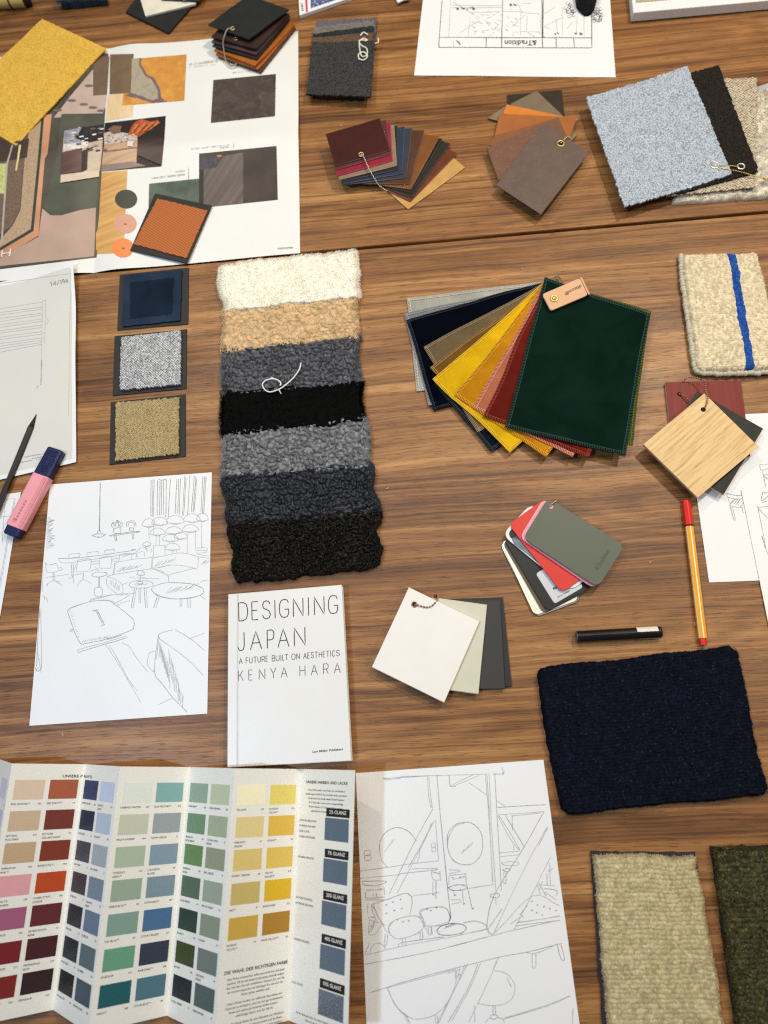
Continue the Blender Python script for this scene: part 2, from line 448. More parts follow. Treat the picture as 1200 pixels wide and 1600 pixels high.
def poly(mb, pts, proj, mi=0):
    mb.add([proj(x, y) for x, y in pts], [list(range(len(pts)))], mi)
def ell(cx, cy, rx, ry, n=22, a0=0, a1=360, rot=0):
    o = []
    for i in range(n + 1):
        a = R(a0 + (a1 - a0) * i / n); x, y = rx * math.cos(a), ry * math.sin(a)
        o.append((cx + x * math.cos(R(rot)) - y * math.sin(R(rot)), cy + x * math.sin(R(rot)) + y * math.cos(R(rot))))
    return o
# single-stroke capitals on a 0..1 box (x, y up)
GL = {
 'A': ['0,0 .5,1 1,0', '.2,.36 .8,.36'], 'B': ['0,0 0,1 .6,1 .9,.88 .9,.65 .6,.53 0,.53', '.6,.53 .95,.42 .95,.1 .6,0 0,0'],
 'C': ['.95,.8 .8,.96 .5,1 .2,.95 .03,.75 0,.5 .03,.25 .2,.05 .5,0 .8,.04 .95,.2'], 'D': ['0,0 0,1 .5,1 .85,.9 1,.65 1,.35 .85,.1 .5,0 0,0'],
 'E': ['.9,1 0,1 0,0 .9,0', '0,.52 .8,.52'], 'F': ['.9,1 0,1 0,0', '0,.52 .8,.52'],
 'G': ['.95,.8 .8,.96 .5,1 .2,.95 .03,.75 0,.5 .03,.25 .2,.05 .5,0 .8,.04 .96,.2 .96,.45 .55,.45'], 'H': ['0,0 0,1', '1,0 1,1', '0,.52 1,.52'],
 'I': ['.5,0 .5,1'], 'J': ['.8,1 .8,.25 .7,.07 .45,0 .15,.04 0,.2'], 'K': ['0,0 0,1', '.9,1 0,.42', '.3,.6 .95,0'], 'L': ['0,1 0,0 .85,0'],
 'N': ['0,0 0,1 1,0 1,1'], 'O': ['.5,1 .2,.95 .03,.75 0,.5 .03,.25 .2,.05 .5,0 .8,.05 .97,.25 1,.5 .97,.75 .8,.95 .5,1'],
 'P': ['0,0 0,1 .65,1 .92,.9 .95,.73 .9,.55 .65,.46 0,.46'], 'R': ['0,0 0,1 .65,1 .92,.9 .95,.73 .9,.57 .65,.48 0,.48', '.5,.48 .95,0'],
 'S': ['.92,.8 .8,.95 .5,1 .2,.95 .05,.78 .15,.6 .5,.52 .85,.42 .97,.22 .8,.05 .5,0 .2,.05 .02,.22'], 'T': ['0,1 1,1', '.5,1 .5,0'],
 'U': ['0,1 0,.25 .15,.05 .5,0 .85,.05 1,.25 1,1'], 'Y': ['0,1 .5,.45 1,1', '.5,.45 .5,0'],
 '1': ['.2,.8 .55,1 .55,0'], '4': ['.75,0 .75,1 0,.3 1,.3'], '9': ['.95,.6 .5,.42 .05,.65 .2,.95 .6,1 .95,.8 .9,.3 .6,0'], '/': ['0,0 1,1'],
}
def stroke_text(mb, items, base0, base1, h, proj, wd, mi=0, up=None):
    """items: (char, x0, x1) with x measured along the baseline from base0 (0) to base1 (1)"""
    b0, b1 = Vector(base0), Vector(base1); d = b1 - b0; dn = d.normalized(); u = Vector(up).normalized() if up else Vector((dn.y, -dn.x))
    for ch, x0, x1 in items:
        for st in GL[ch]:
            P = []
            for q in st.split():
                x, y = map(float, q.split(',')); v = b0 + d * (x0 + (x1 - x0) * x) + u * (h * y); P.append((v.x, v.y))
            stroke(mb, P, wd, proj, mi, False, 0.0, True)

# ------------------------------------------------------------------ pile: lumpy closed surface + fibres
def vnoise(x, y, wl, seed):
    r = np.random.default_rng(seed); z = np.zeros_like(x)
    for _ in range(7):
        a = r.uniform(0, 6.283); k = 6.283 / (wl * r.uniform(0.7, 1.6)); z += np.sin((x * np.cos(a) + y * np.sin(a)) * k + r.uniform(0, 6.283))
    return z / 3.0
def lumps(x, y, cx, cy, jit, seed):
    """distance (in cell units) to the nearest of a jittered grid of lump centres, and that lump's random number"""
    r = np.random.default_rng(seed); N = 256
    jx = r.uniform(-jit, jit, (N, N)); jy = r.uniform(-jit, jit, (N, N)); rv = r.uniform(0, 1, (N, N))
    gx, gy = x / cx, y / cy; ix, iy = np.floor(gx).astype(int), np.floor(gy).astype(int)
    best = np.full(x.shape, 9.0); br = np.zeros(x.shape)
    for oy in (-1, 0, 1):
        for ox in (-1, 0, 1):
            qx, qy = ix + ox, iy + oy
            sx = qx + 0.5 + jx[qy % N, qx % N] + 0.5 * (qy % 2); sy = qy + 0.5 + jy[qy % N, qx % N]
            d = np.hypot(gx - sx, gy - sy); m_ = d < best
            best = np.where(m_, d, best); br = np.where(m_, rv[qy % N, qx % N], br)
    return best, br
def pile(name, Q, h, mat, parent, cell=(5.5, 5.5), amp=2.0, jit=0.38, clip=0.66, grid=0.9, edges=(1, 1, 1, 1), fall=6.0, wob=1.0, base=0.0,
         nfib=3000, flen=4.0, fw=0.35, curl=0.0, seed=1, lean=0.5, fmat=None, corner=0.0, stripe=None, zwave=0.0, fib_edge=0, rimlen=None):
    """Q: world corner points at pile height (tl, tr, br, bl). sizes in mm. edges: which sides round off (top, right, bottom, left)"""
    r = np.random.default_rng(seed)
    Q = [np.array(p) * 1000 for p in Q]
    wd = (np.linalg.norm(Q[1] - Q[0]) + np.linalg.norm(Q[2] - Q[3])) / 2; hd = (np.linalg.norm(Q[3] - Q[0]) + np.linalg.norm(Q[2] - Q[1])) / 2
    nx, ny = int(wd / grid), int(hd / grid)
    def pos(U, V): return ((1 - U) * (1 - V))[..., None] * Q[0] + (U * (1 - V))[..., None] * Q[1] + (U * V)[..., None] * Q[2] + ((1 - U) * V)[..., None] * Q[3]
    ea, eb, ec, ed = edges
    def height(U, V):
        X, Y = U * wd, V * hd
        big = np.full(U.shape, 1e3)
        dl = X if ed else big; dr = wd - X if eb else big; dt = Y if ea else big; db = hd - Y if ec else big
        d = np.minimum(np.minimum(dl, dr), np.minimum(dt, db))
        if corner:
            for (p, q) in ((dl, dt), (dr, dt), (dl, db), (dr, db)):
                m_ = (p < corner) & (q < corner); d = np.where(m_, np.minimum(d, corner - np.hypot(corner - p, corner - q)), d)
        e = np.clip(d / fall, 0, 1); prof = np.sqrt(np.clip(1 - (1 - e) ** 2, 0, 1))
        l, rv = lumps(X, Y, cell[0], cell[1], jit, seed)
        bump = np.sqrt(np.clip(1 - (l / clip) ** 2, 0, 1))
        z = base + (h - amp - base) * prof + amp * (bump * (0.55 + 0.45 * rv)) * (0.25 + 0.75 * prof)
        z += zwave * vnoise(X, Y, 60, seed + 3)
        return z, d, rv
    u = np.linspace(0, 1, nx + 1); v = np.linspace(0, 1, ny + 1); U, V = np.meshgrid(u, v)
    P = pos(U, V); Z, dd, rv = height(U, V)
    X, Y = U * wd, V * hd
    P[..., 0] += wob * .45 * vnoise(X, Y, 11, seed + 5) + wob * 1.2 * vnoise(X, Y, 55, seed + 6); P[..., 1] += wob * .45 * vnoise(X, Y, 11, seed + 7) + wob * 1.0 * vnoise(X, Y, 55, seed + 8)
    if corner:   # pull the corner vertices inside the rounded outline
        for (cu, cv, su, sv, on) in ((0, 0, 1, 1, ea and ed), (1, 0, -1, 1, ea and eb), (1, 1, -1, -1, eb and ec), (0, 1, 1, -1, ec and ed)):
            if not on: continue
            px = np.where(su > 0, X, wd - X); py = np.where(sv > 0, Y, hd - Y)
            m_ = (px < corner) & (py < corner); dx, dy = corner - px, corner - py; hy = np.hypot(dx, dy); mx = np.maximum(dx, dy)
            k = np.where(m_ & (hy > 1e-6), mx / np.maximum(hy, 1e-6), 1.0)
            nx_, ny_ = corner - dx * k, corner - dy * k
            U2 = np.where(m_, (nx_ if su > 0 else wd - nx_) / wd, U); V2 = np.where(m_, (ny_ if sv > 0 else hd - ny_) / hd, V)
            P = np.where(m_[..., None], P + pos(U2, V2) - pos(U, V), P)
    P[..., 2] = Z
    n = (nx + 1) * (ny + 1); top = P.reshape(-1, 3); bot = top.copy(); bot[:, 2] = np.minimum(0.0, top[:, 2]) + 0.0
    bot[:, 2] = 0.0
    idx = np.arange(n).reshape(ny + 1, nx + 1)
    a0, b0, c0, d0 = idx[:-1, :-1].ravel(), idx[:-1, 1:].ravel(), idx[1:, 1:].ravel(), idx[1:, :-1].ravel()
    F = np.stack([a0, d0, c0, b0], 1)
    ring = np.concatenate([idx[0, :-1], idx[:-1, -1], idx[-1, ::-1][:-1], idx[::-1, 0][:-1]])
    rb = top[ring].copy(); rb[:, 2] = 0.0; m_ = len(ring); q0 = np.arange(m_)
    Sd = np.stack([ring, np.roll(ring, -1), np.roll(q0, -1) + n, q0 + n], 1)
    verts = np.concatenate([top, rb]); faces = [F, Sd]; mats = [mat] + ([fmat] if fmat else [])
    fmi = [np.zeros(len(F) + len(Sd), int)]
    if stripe:
        fc = (U[:-1, :-1] + 0.5 / nx).ravel(); vc = (V[:-1, :-1] + 0.5 / ny).ravel()
        l, h_ = stripe(fc, vc, wd); fmi[0][:len(F)] = np.where((fc > l) & (fc < h_), 1, 0)
    # fibres: small ribbons rooted on the pile
    K = 5
    if nfib:
        fu, fv = r.uniform(0, 1, nfib), r.uniform(0, 1, nfib)
        if fib_edge:   # extra fibres along the rim
            ne = fib_edge; side = r.integers(0, 4, ne); t = r.uniform(0, 1, ne); off = np.abs(r.normal(0, 0.012, ne))
            eu = np.where(side == 0, t, np.where(side == 1, 1 - off, np.where(side == 2, t, off))); ev = np.where(side == 0, off, np.where(side == 1, t, np.where(side == 2, 1 - off, t)))
            ok = np.array([ea, eb, ec, ed])[side].astype(bool); fu = np.concatenate([fu, eu[ok]]); fv = np.concatenate([fv, ev[ok]])
        N = len(fu)
        # rounded corners: drop what falls outside
        z0, d0_, rv0 = height(fu, fv); keep = d0_ > -0.2; fu, fv, z0, d0_ = fu[keep], fv[keep], z0[keep], d0_[keep]; N = len(fu)
        Xf, Yf = fu * wd, fv * hd; B = pos(fu, fv)
        B[:, 0] += wob * .45 * vnoise(Xf, Yf, 11, seed + 5) + wob * 1.2 * vnoise(Xf, Yf, 55, seed + 6); B[:, 1] += wob * .45 * vnoise(Xf, Yf, 11, seed + 7) + wob * 1.0 * vnoise(Xf, Yf, 55, seed + 8)
        B[:, 2] = z0 - 0.4
        az = r.uniform(0, 6.283, N)
        cen = pos(np.full(N, .5), np.full(N, .5)); out = B - cen; rim = d0_ < fall * 0.6
        oa = np.arctan2(out[:, 1], out[:, 0])
        # on the rim the fibres point outwards across the nearest edge
        eL, eR, eT, eB = Xf, wd - Xf, Yf, hd - Yf; near = np.argmin(np.stack([eT + (0 if ea else 999), eR + (0 if eb else 999), eB + (0 if ec else 999), eL + (0 if ed else 999)]), 0)
        ax = (Q[1] - Q[0]) / np.linalg.norm(Q[1] - Q[0]); ay = (Q[3] - Q[0]) / np.linalg.norm(Q[3] - Q[0])
        dirs = np.stack([-ay, ax, ay, -ax])[near]; ang = np.arctan2(dirs[:, 1], dirs[:, 0]) + r.normal(0, 0.6, N)
        az = np.where(rim, ang, az)
        ln = flen * r.uniform(0.5, 1.2, N); le = np.clip(lean + r.normal(0, 0.25, N), 0.05, 1.3); le = np.where(rim, le + 0.35, le)
        ts = np.linspace(0, 1, K); pts = np.zeros((N, K, 3))
        if curl > 0:
            rad = curl * r.uniform(0.5, 1.1, N); sp = r.uniform(2.6, 5.6, N) * r.choice([-1, 1], N); tl = r.uniform(-0.8, 0.8, N)
            K = 8; ts = np.linspace(0, 1, K); pts = np.zeros((N, K, 3))
            for i, t in enumerate(ts):
                a_ = az + sp * t
                pts[:, i, 0] = B[:, 0] + rad * (np.cos(a_) - np.cos(az)); pts[:, i, 1] = B[:, 1] + rad * (np.sin(a_) - np.sin(az))
                pts[:, i, 2] = B[:, 2] + 0.3 + ln * 0.35 * np.sin(t * 3.0) + tl * rad * 0.6 * np.sin(a_) + 0.2
        else:
            for i, t in enumerate(ts):
                pts[:, i, 0] = B[:, 0] + np.cos(az) * ln * t * np.sin(le) ; pts[:, i, 1] = B[:, 1] + np.sin(az) * ln * t * np.sin(le)
                pts[:, i, 2] = B[:, 2] + ln * t * np.cos(le) * (1 - 0.35 * t)
            rl = (rimlen or flen * .9) * r.uniform(0.4, 1.1, N); wv_ = r.normal(0, 0.5, N)
            for i, t in enumerate(ts):
                a_ = az + wv_ * np.sin(t * 4.0)
                alt = np.stack([B[:, 0] + np.cos(a_) * rl * t * .9, B[:, 1] + np.sin(a_) * rl * t * .9, B[:, 2] + .3 + rl * .25 * np.sin(t * 2.6)], -1)
                pts[:, i] = np.where(rim[:, None], alt, pts[:, i])
        pts[..., 2] = np.maximum(pts[..., 2], 0.25)
        tg = np.gradient(pts, axis=1); up = np.array([0, 0, 1.0]) + r.normal(0, 0.5, (N, 1, 3))
        sd = np.cross(tg, up); sd /= np.maximum(np.linalg.norm(sd, axis=-1, keepdims=True), 1e-6)
        wv = (fw * 0.5 * r.uniform(0.7, 1.3, N))[:, None, None] * (1 - 0.7 * ts ** 2)[None, :, None]
        A_, B_ = pts + sd * wv, pts - sd * wv
        fv_ = np.stack([A_, B_], 2).reshape(-1, 3)
        b0 = len(verts) + (np.arange(N) * K * 2)[:, None] + (np.arange(K - 1) * 2)[None, :]
        FF = np.stack([b0, b0 + 1, b0 + 3, b0 + 2], -1).reshape(-1, 4)
        verts = np.concatenate([verts, fv_]); faces.append(FF)
        mi = np.zeros(N, int)
        if stripe:
            l, h_ = stripe(fu, fv, wd); mi = np.where((fu > l) & (fu < h_), 1, 0)
        elif fmat: mi[:] = 1
        fmi.append(np.repeat(mi, K - 1))
    e = Q[1] - Q[0]
    ob = make(name, verts / 1000.0, np.concatenate(faces), mats, parent, True, None, math.atan2(e[1], e[0]), np.concatenate(fmi))
    tone = np.full(len(verts), 0.5); tone[:n] = rv.ravel()
    if nfib: tone[n + m_:] = np.repeat(rv0[keep], K * 2)
    at_ = ob.data.attributes.new('tone', 'FLOAT', 'POINT'); at_.data.foreach_set('value', tone.astype(np.float32))
    return ob
# ------------------------------------------------------------------ the two walnut tables
GA = -0.1473   # direction of the joint between the table tops
g0 = W(470, 396); gdir = (W(1200, 331) - g0); GA = math.atan2(gdir.y, gdir.x)
gd = Vector((math.cos(GA), math.sin(GA), 0)); gn = Vector((-gd.y, gd.x, 0))
GAP = 0.0045
m_dark = plain('dark_steel', C(40, 40, 42), 0.5)
fl = make('floor', [(-6, -6, -.74), (6, -6, -.74), (6, 6, -.74), (-6, 6, -.74)], [[0, 1, 2, 3]], plain('floor_concrete', C(96, 90, 84), 0.7, 0.1, 3)); fl['kind'] = 'structure'  # unseen floor, added to block world light from below the tables
def table(label, side, mat):
    # side -1: near table, +1: far table
    c = g0 + gd * 0.15 + gn * side * (GAP / 2 + 0.60); c.z = -0.03
    t = thing('table', label, 'table', (c.x, c.y, -0.74), GA, 'walnut tables pushed together')
    def rect(x0, x1, y0, y1, z): return [c + gd * x + gn * y + Vector((0, 0, z - c.z)) for x, y in ((x0, y0), (x1, y0), (x1, y1), (x0, y1))]
    slab('tabletop', rect(-1.25, 1.25, -0.60, 0.60, 0.0), 0.028, mat, t, 0.0012, GA)
    for sx in (-1, 1):
        for sy in (-1, 1):
            x, y = sx * 1.15, sy * 0.52
            slab('leg', rect(x - .025, x + .025, y - .025, y + .025, -0.0281), 0.7119, m_dark, t, 0.002, GA)
    return t
table('nearer walnut table in front of the joint, crowded with samples and sketches', -1, walnut('walnut_veneer', (0.31, 0.17, 0)))
table('farther walnut table behind the joint, with the brochure and leather stack', 1, walnut('walnut_veneer_far', (4.3, 2.47, 0)))

# ------------------------------------------------------------------ shared materials
m_paper = paper('copy_paper'); m_paperL = paper('copy_paper_aged', C(226, 223, 216), 0.5, 0.35)
m_grey_print = paper('grey_photocopy', C(217, 214, 205), 0.55, 0.3)
m_pencil = ink('graphite', C(160, 160, 164), 0.5, 0.5); m_pencil_dark = ink('graphite_heavy', C(100, 100, 104), 0.5, 0.5)
m_black_ink = ink('black_ink', C(24, 24, 26)); m_grey_ink = ink('grey_ink', C(110, 108, 106))
m_brass = plain('brass', C(226, 196, 124), 0.36, 0.05, 40, 0, metal=.8); m_steel = plain('nickel', C(220, 217, 208), 0.34, 0.05, 40, 0, metal=.8)
m_bronze = plain('dark_bronze', C(168, 138, 108), 0.34, 0.08, 40, 0, metal=.8); m_hole = plain('hole_shade_and_tie', C(22, 20, 18), 0.8)  # near-black; paints shade inside holes, also colours the tie and roll end
m_card_black = plain('black_card', C(44, 42, 40), 0.6, 0.08, 80, 0.1)
PENC = [m_pencil, m_pencil_dark]

def wavy(amp, wl, seed, lift=None):
    def f(X, Y, U=None, V=None):
        X = np.asarray(X, float); Y = np.asarray(Y, float)
        z = amp * (0.5 + 0.5 * vnoise(X, Y, wl, seed))
        if lift is not None:
            for (px, py, hh, rad) in lift:
                p = W(px, py); z = z + hh * np.exp(-((X - p.x) ** 2 + (Y - p.y) ** 2) / (2 * rad * rad))
        return np.maximum(z, 0)
    return f
def conv(s, ox, oy, k):
    """'x,y x,y; x,y ...' in an enlarged view -> lists of photograph points"""
    out = []
    for st in s.strip().split(';'):
        st = st.strip()
        if not st: continue
        out.append([(ox + float(a.split(',')[0]) / k, oy + float(a.split(',')[1]) / k) for a in st.split()])
    return out
def drawing(parent, name, groups, proj):
    mb = MB()
    for strokes, wd, mi, cv in groups:
        for st in strokes: stroke(mb, st, wd, proj, mi, cv)
    return mb.build(name, PENC, parent)

# ------------------------------------------------------------------ far row along the top edge of the picture
t = thing('fabric_roll', 'rolled pale yellow fabric with a dark tie at the far left edge', 'fabric', W(10, 2))
mb = MB(); P = [W(-40, 4, .009), W(0, 3.5, .009), W(38, 1, .009)]; tube(mb, smooth_pts(P, 6), .010, 16); mb.build('roll', weave('straw_cloth', C(226, 196, 120), C(160, 130, 70), 1.2), t, True)
mb = MB(); torus(mb, W(16, 3, .009), .0102, .0012, tilt=Matrix.Rotation(R(90), 3, 'Y')); mb.build('tie', m_hole, t, True)
mb = MB(); tube(mb, [W(38, 1, .009), W(46, -1, .009)], .009, 16); mb.build('dark_end', m_hole, t, True)
t = thing('fabric_bundle', 'folded slate blue fabric bundle behind the yellow swatch', 'fabric', W(125, 0))
mfb = weave('slate_cloth', C(58, 74, 88), C(30, 38, 46), 1.4)
sheet('folded_cloth', [W(84, -34, .010), W(160, -40, .010), W(166, 0, .010), (W(96, 7, .010))], .009, mfb, t, 12, 6, wavy(.0015, .03, 4), .0006)
sheet('upper_fold', [W(84, -34, .015), W(150, -40, .015), W(150, -3, .015), W(88, 2, .015)], .004, weave('blue_cloth', C(84, 106, 122), C(44, 58, 70), 1.4), t, 12, 6, wavy(.0012, .03, 5), .0006)

t = thing('tile_sample_set', 'black and cream board samples lying crosswise above the brochure', 'samples', W(250, 10))
slab('board', [W(196, 18, .004), W(240, -40, .004), W(325, -20, .004), W(263, 51, .004)], .0035, plain('black_board', C(34, 33, 32), 0.5), t)
slab('board', [W(219, -2, .0075), W(215, -35, .0075), W(330, -55, .0075), W(305, 6, .0075), W(227, 25, .0075)], .003, plain('cream_board', C(226, 220, 200), 0.45), t)['label'] = 'cream board'
slab('board', [W(252, -2, .011), W(250, -45, .011), W(340, -60, .011), W(312, 1, .011)], .003, plain('charcoal_board', C(44, 45, 45), 0.5), t)
mb = MB(); ball(mb, W(287, -1, .0125), .0016); ball(mb, W(290, -1, .0125), .0014); mb.build('rivet', m_steel, t, True)

# magazine with red stripe at the top
zm = .006
t = thing('magazine', 'white magazine corner with a red stripe and a blue picture at the top edge', 'magazine', W(505, -10))
slab('pages', [W(464, -40, zm), W(600, -40, zm), W(560, -8, zm), W(468, 24, zm)], .0055, m_paper, t)
mb = MB(); pr = flat(zm + .00015)
poly(mb, [(475, -30), (479, -30), (481, 18.5), (478, 19.6)], pr, 0)
poly(mb, [(485, -30), (560, -35), (536, -4), (485.5, 13)], pr, 1)
pr2 = flat(zm + .0003)
for i in range(26):
    x, y = random.uniform(486, 512), random.uniform(-3, 11)
    if y < 12 - (x - 486) * .32: poly(mb, [(x, y), (x + random.uniform(2, 5), y - 1), (x + 4, y + 1.6)], pr2, 2)
mb.build('cover_print', [plain('red_print', C(205, 70, 70), 0.4), plain('blue_print', C(72, 92, 150), 0.4, 0.4, 150), plain('beige_print', C(176, 166, 156), 0.4, 0.3, 200)], t)
mb = MB()
for i in range(5): stroke(mb, [(470 + .3 * i, 5 + i * 2.6), (473 + .3 * i, 6 + i * 2.6)], .0016, flat(zm + .0002), 0, False)
mb.build('spine_print', [m_black_ink], t)
# second white leaflet next to it
t = sheet('paper_sheet', [W(606, -25, .004), W(646, -25, .004), W(640, 0, .004), W(622, 5, .004)], .002, m_paper, None, 8, 6, wavy(.003, .02, 9))
tag(t, 'crumpled white paper scrap at the top edge beside the plan sheet', 'paper')

# plan sheet
zf = wavy(.0006, .15, 11)
q = [(674, -112), (945, -112), (962, 121), (647, 118)]
pl = sheet('plan_sheet', quadW(q, .0006), .00015, m_paper, None, 24, 20, zf)
tag(pl, 'white floor plan sheet drawn in ink, lying upside down at the far edge', 'drawing')
mb = MB(); pr = flat(.0009, zf); k = 1200 / 330.0
def X(s): return conv(s, 640, 0, k)
for st in X('185,0 165,266;165,268 1032,272;1035,272 1036,-20;172,212 1036,214;530,-40 522,268;752,-20 755,270;760,-40 757,215;435,214 436,268;832,214 834,270;932,214 936,270;'):
    stroke(mb, st, .0009, pr, 1, False)
for st in X('240,30 530,32;240,44 530,42;235,-20 222,210;245,12 345,70;345,70 515,66;345,95 332,205;285,185 392,118;530,65 630,66;632,70 628,205;630,68 740,80;668,82 665,180;748,82 742,180;580,152 655,85;632,178 740,182;665,180 715,212;735,182 770,212;765,150 795,162 800,165;765,78 825,42;832,110 840,190;868,40 866,110;868,110 870,195;952,90 948,190;990,85 992,205;765,150 830,115 880,100;890,165 925,125;610,15 640,70;640,18 690,20;572,30 574,55'):
    stroke(mb, st, .0006, pr, 0, True)
for i in range(46):
    x, y = random.uniform(348, 512), random.uniform(72, 200); a = random.uniform(-1, 1); stroke(mb, [(640 + x / k, y / k), (640 + (x + 16) / k, (y + 14 * a) / k)], .0006, pr, 0, True)
for i in range(14):
    x, y = random.uniform(540, 610), random.uniform(85, 200); stroke(mb, [(640 + x / k, y / k), (640 + (x + 14) / k, (y + 8) / k)], .0006, pr, 0, True)
for i in range(44):   # plant leaves and dark planting
    cx, cy = random.choice([(915, 50), (925, 75), (1070, 70), (1062, 100), (905, 30)]); cx += random.uniform(-25, 25); cy += random.uniform(-20, 22)
    stroke(mb, [(640 + (cx + 9 * math.cos(j)) / k, (cy + 9 * math.sin(j)) / k) for j in np.linspace(0, 5, 6)], .0005, pr, 1, True)
for i in range(26):
    cx = random.choice([270, 300, 350, 580, 840, 955]) + random.uniform(-22, 22); cy = {0: 42}.get(0) if cx < 400 else (18 if cx < 650 else 190); cy += random.uniform(-7, 7)
    stroke(mb, [(640 + cx / k, cy / k), (640 + (cx + 12) / k, (cy + 4) / k), (640 + (cx + 3) / k, (cy + 9) / k)], .0008, pr, 1, True)
for i in range(6): stroke(mb, [(640 + (265 + i * 3) / k, (228 + i * 2) / k), (640 + (288 - i) / k, (255 - i * 2) / k)], .0009, pr, 1, False)
stroke(mb, X('250,232 250,275;250,275 266,262')[0], .0006, pr, 0, False)
text(mb, '&Tradition', (640 + 722 / k, 229 / k), (640 + 540 / k, 229 / k), 8.0, pr, 1, (0, 1), 0.012)
mb.build('ink_drawing', [m_pencil, m_black_ink], pl)
# dark object whose tip reaches over the plan sheet
t = thing('black_felt_pointer', 'black pointed felt piece whose tip lies on the plan sheet', 'felt', W(915, -10))
mb = MB(); P = [W(899, -22, .012), W(938, -22, .012), W(934, -6, .012), W(930, 9, .009), (W(922, 20, .006)), W(914, 22, .005), W(906, 12, .008), (W(902, 2, .011))]
c0 = W(918, -4, .020); n = len(P)
mb.add(P + [c0] + [Vector((p.x, p.y, .0012)) for p in P], [[i, (i + 1) % n, n] for i in range(n)] + [[(i + 1) % n, i, n + 1 + i, n + 1 + (i + 1) % n] for i in range(n)])
mb.build('felt_body', wool('black_felt', C(14, 14, 14), C(40, 40, 42), 300), t, False)

# notebook at top right
zb = .016
t = thing('notebook', 'closed white notebook with grey cover edge at the top right corner', 'book', W(1090, -10))
slab('cover', [W(982, -32, .002), W(1230, -60, .002), W(1236, 2, .002), W(991, 26, .002)], .0018, plain('grey_cover', C(150, 152, 146), 0.5), t)
slab('page_block', [W(984, -30, zb), W(1228, -60, zb), W(1232, -2, zb), W(990, 20, zb)], .0138, m_paper, t, .0008)
slab('label_strip', [W(990, -20, zb + .0006), W(1052, -30, zb + .0006), W(1050, -1, zb + .0006), W(994, 4, zb + .0006)], .0005, plain('khaki_strip', C(180, 170, 138), 0.5), t, .0001)
t = slab('black_box', [W(1194, -15, .012), W(1215, -15, .012), W(1215, 1, .012), W(1194, 3, .012)], .0115, plain('box_black', C(26, 25, 24), 0.5)); tag(t, 'small black box corner at the far right top edge', 'box')

# ------------------------------------------------------------------ brochure
bl_ = [W(-95, 98), W(172, 76), W(147, 427), W(-130, 452)]; br_ = [W(172, 76), W(466, 50), W(469, 396), W(147, 427)]
fa, fb = W(465, 214), W(0, 255); fdir = (fb - fa).normalized(); sa, sb = W(172, 76), W(147, 427); sdir = (sb - sa).normalized()
def zbro(X, Y, U=None, V=None):
    X = np.asarray(X, float); Y = np.asarray(Y, float)
    d1 = np.abs((X - fa.x) * -fdir.y + (Y - fa.y) * fdir.x); d2 = np.abs((X - sa.x) * -sdir.y + (Y - sa.y) * sdir.x)
    return np.maximum(0, .0075 * np.exp(-np.sqrt(d1 * d1 + .005 ** 2) / .05) + .0008 + .003 * np.exp(-((d2 - .035) / .03) ** 2) - .0018 * np.exp(-d2 / .008) + .0005 * vnoise(X, Y, .12, 3))
bro = thing('brochure', 'open folded brochure with interior photographs, upside down at top left', 'brochure', W(160, 250))
m_bro = paper('brochure_paper', C(233, 232, 226), 0.4)
def lift(q, z): return [Vector((p.x, p.y, z)) for p in q]
ob = sheet('page', lift(br_, .0006), .00015, m_bro, bro, 90, 110, zbro)
ob = sheet('page', lift(bl_, .0006), .00015, m_bro, bro, 90, 110, zbro)
def zat(z): return flat(z, zbro)
class Pic:
    """a printed picture: polygons triangulated finely enough to follow the folded page"""
    def __init__(s): s.mb = MB(); s.mats = []; s.k = 0
    def add(s, pts, mat, k0=0):
        if mat not in s.mats: s.mats.append(mat)
        s.k += 1; pr = zat(.00095 + .00003 * (s.k + k0)); mi = s.mats.index(mat)
        import bmesh
        bm = bmesh.new(); vs_ = [bm.verts.new((x, y, 0)) for x, y in pts]; bm.faces.new(vs_)
        # slice on a grid so long faces bend with the paper
        xs = [p[0] for p in pts]; ys = [p[1] for p in pts]
        for gx in np.arange(math.floor(min(xs) / 5) * 5, max(xs), 5): bmesh.ops.bisect_plane(bm, geom=bm.verts[:] + bm.edges[:] + bm.faces[:], plane_co=(gx, 0, 0), plane_no=(1, 0, 0))
        for gy in np.arange(math.floor(min(ys) / 5) * 5, max(ys), 5): bmesh.ops.bisect_plane(bm, geom=bm.verts[:] + bm.edges[:] + bm.faces[:], plane_co=(0, gy, 0), plane_no=(0, 1, 0))
        bm.verts.index_update()
        V = [pr(v.co.x, v.co.y) for v in bm.verts]; F = [[v.index for v in f.verts] for f in bm.faces]; bm.free()
        # photograph y runs down: keep faces pointing up
        F = [f[::-1] for f in F]; s.mb.add(V, F, mi)
    def build(s, name): return s.mb.build(name, s.mats, bro, True)
def pm(name, c, var=0.12, vs=60): return plain(name, c, 0.42, var, vs, 0)
def burl(name):
    n = NT(name); co = n.coord(); f = n.noise(co, 30, 6, 0.65, 1.5); g = n.noise(co, 110, 5, 0.7, 2)
    n.base(n.ramp(n.math('ADD', n.math('MULTIPLY', f, .75), n.math('MULTIPLY', g, .25)), [(.30, C(176, 112, 50)), (.42, C(200, 134, 56)), (.56, C(216, 154, 66)), (.7, C(232, 174, 86))])); n.rough(.42); return n.mat
def jag(P, a):
    out = []
    for i, p_ in enumerate(P):
        q_ = P[(i + 1) % len(P)]
        for j in range(4): out.append((p_[0] + (q_[0] - p_[0]) * j / 4 + (random.uniform(-a, a) if j else 0), p_[1] + (q_[1] - p_[1]) * j / 4 + (random.uniform(-a, a) if j else 0)))
    return out
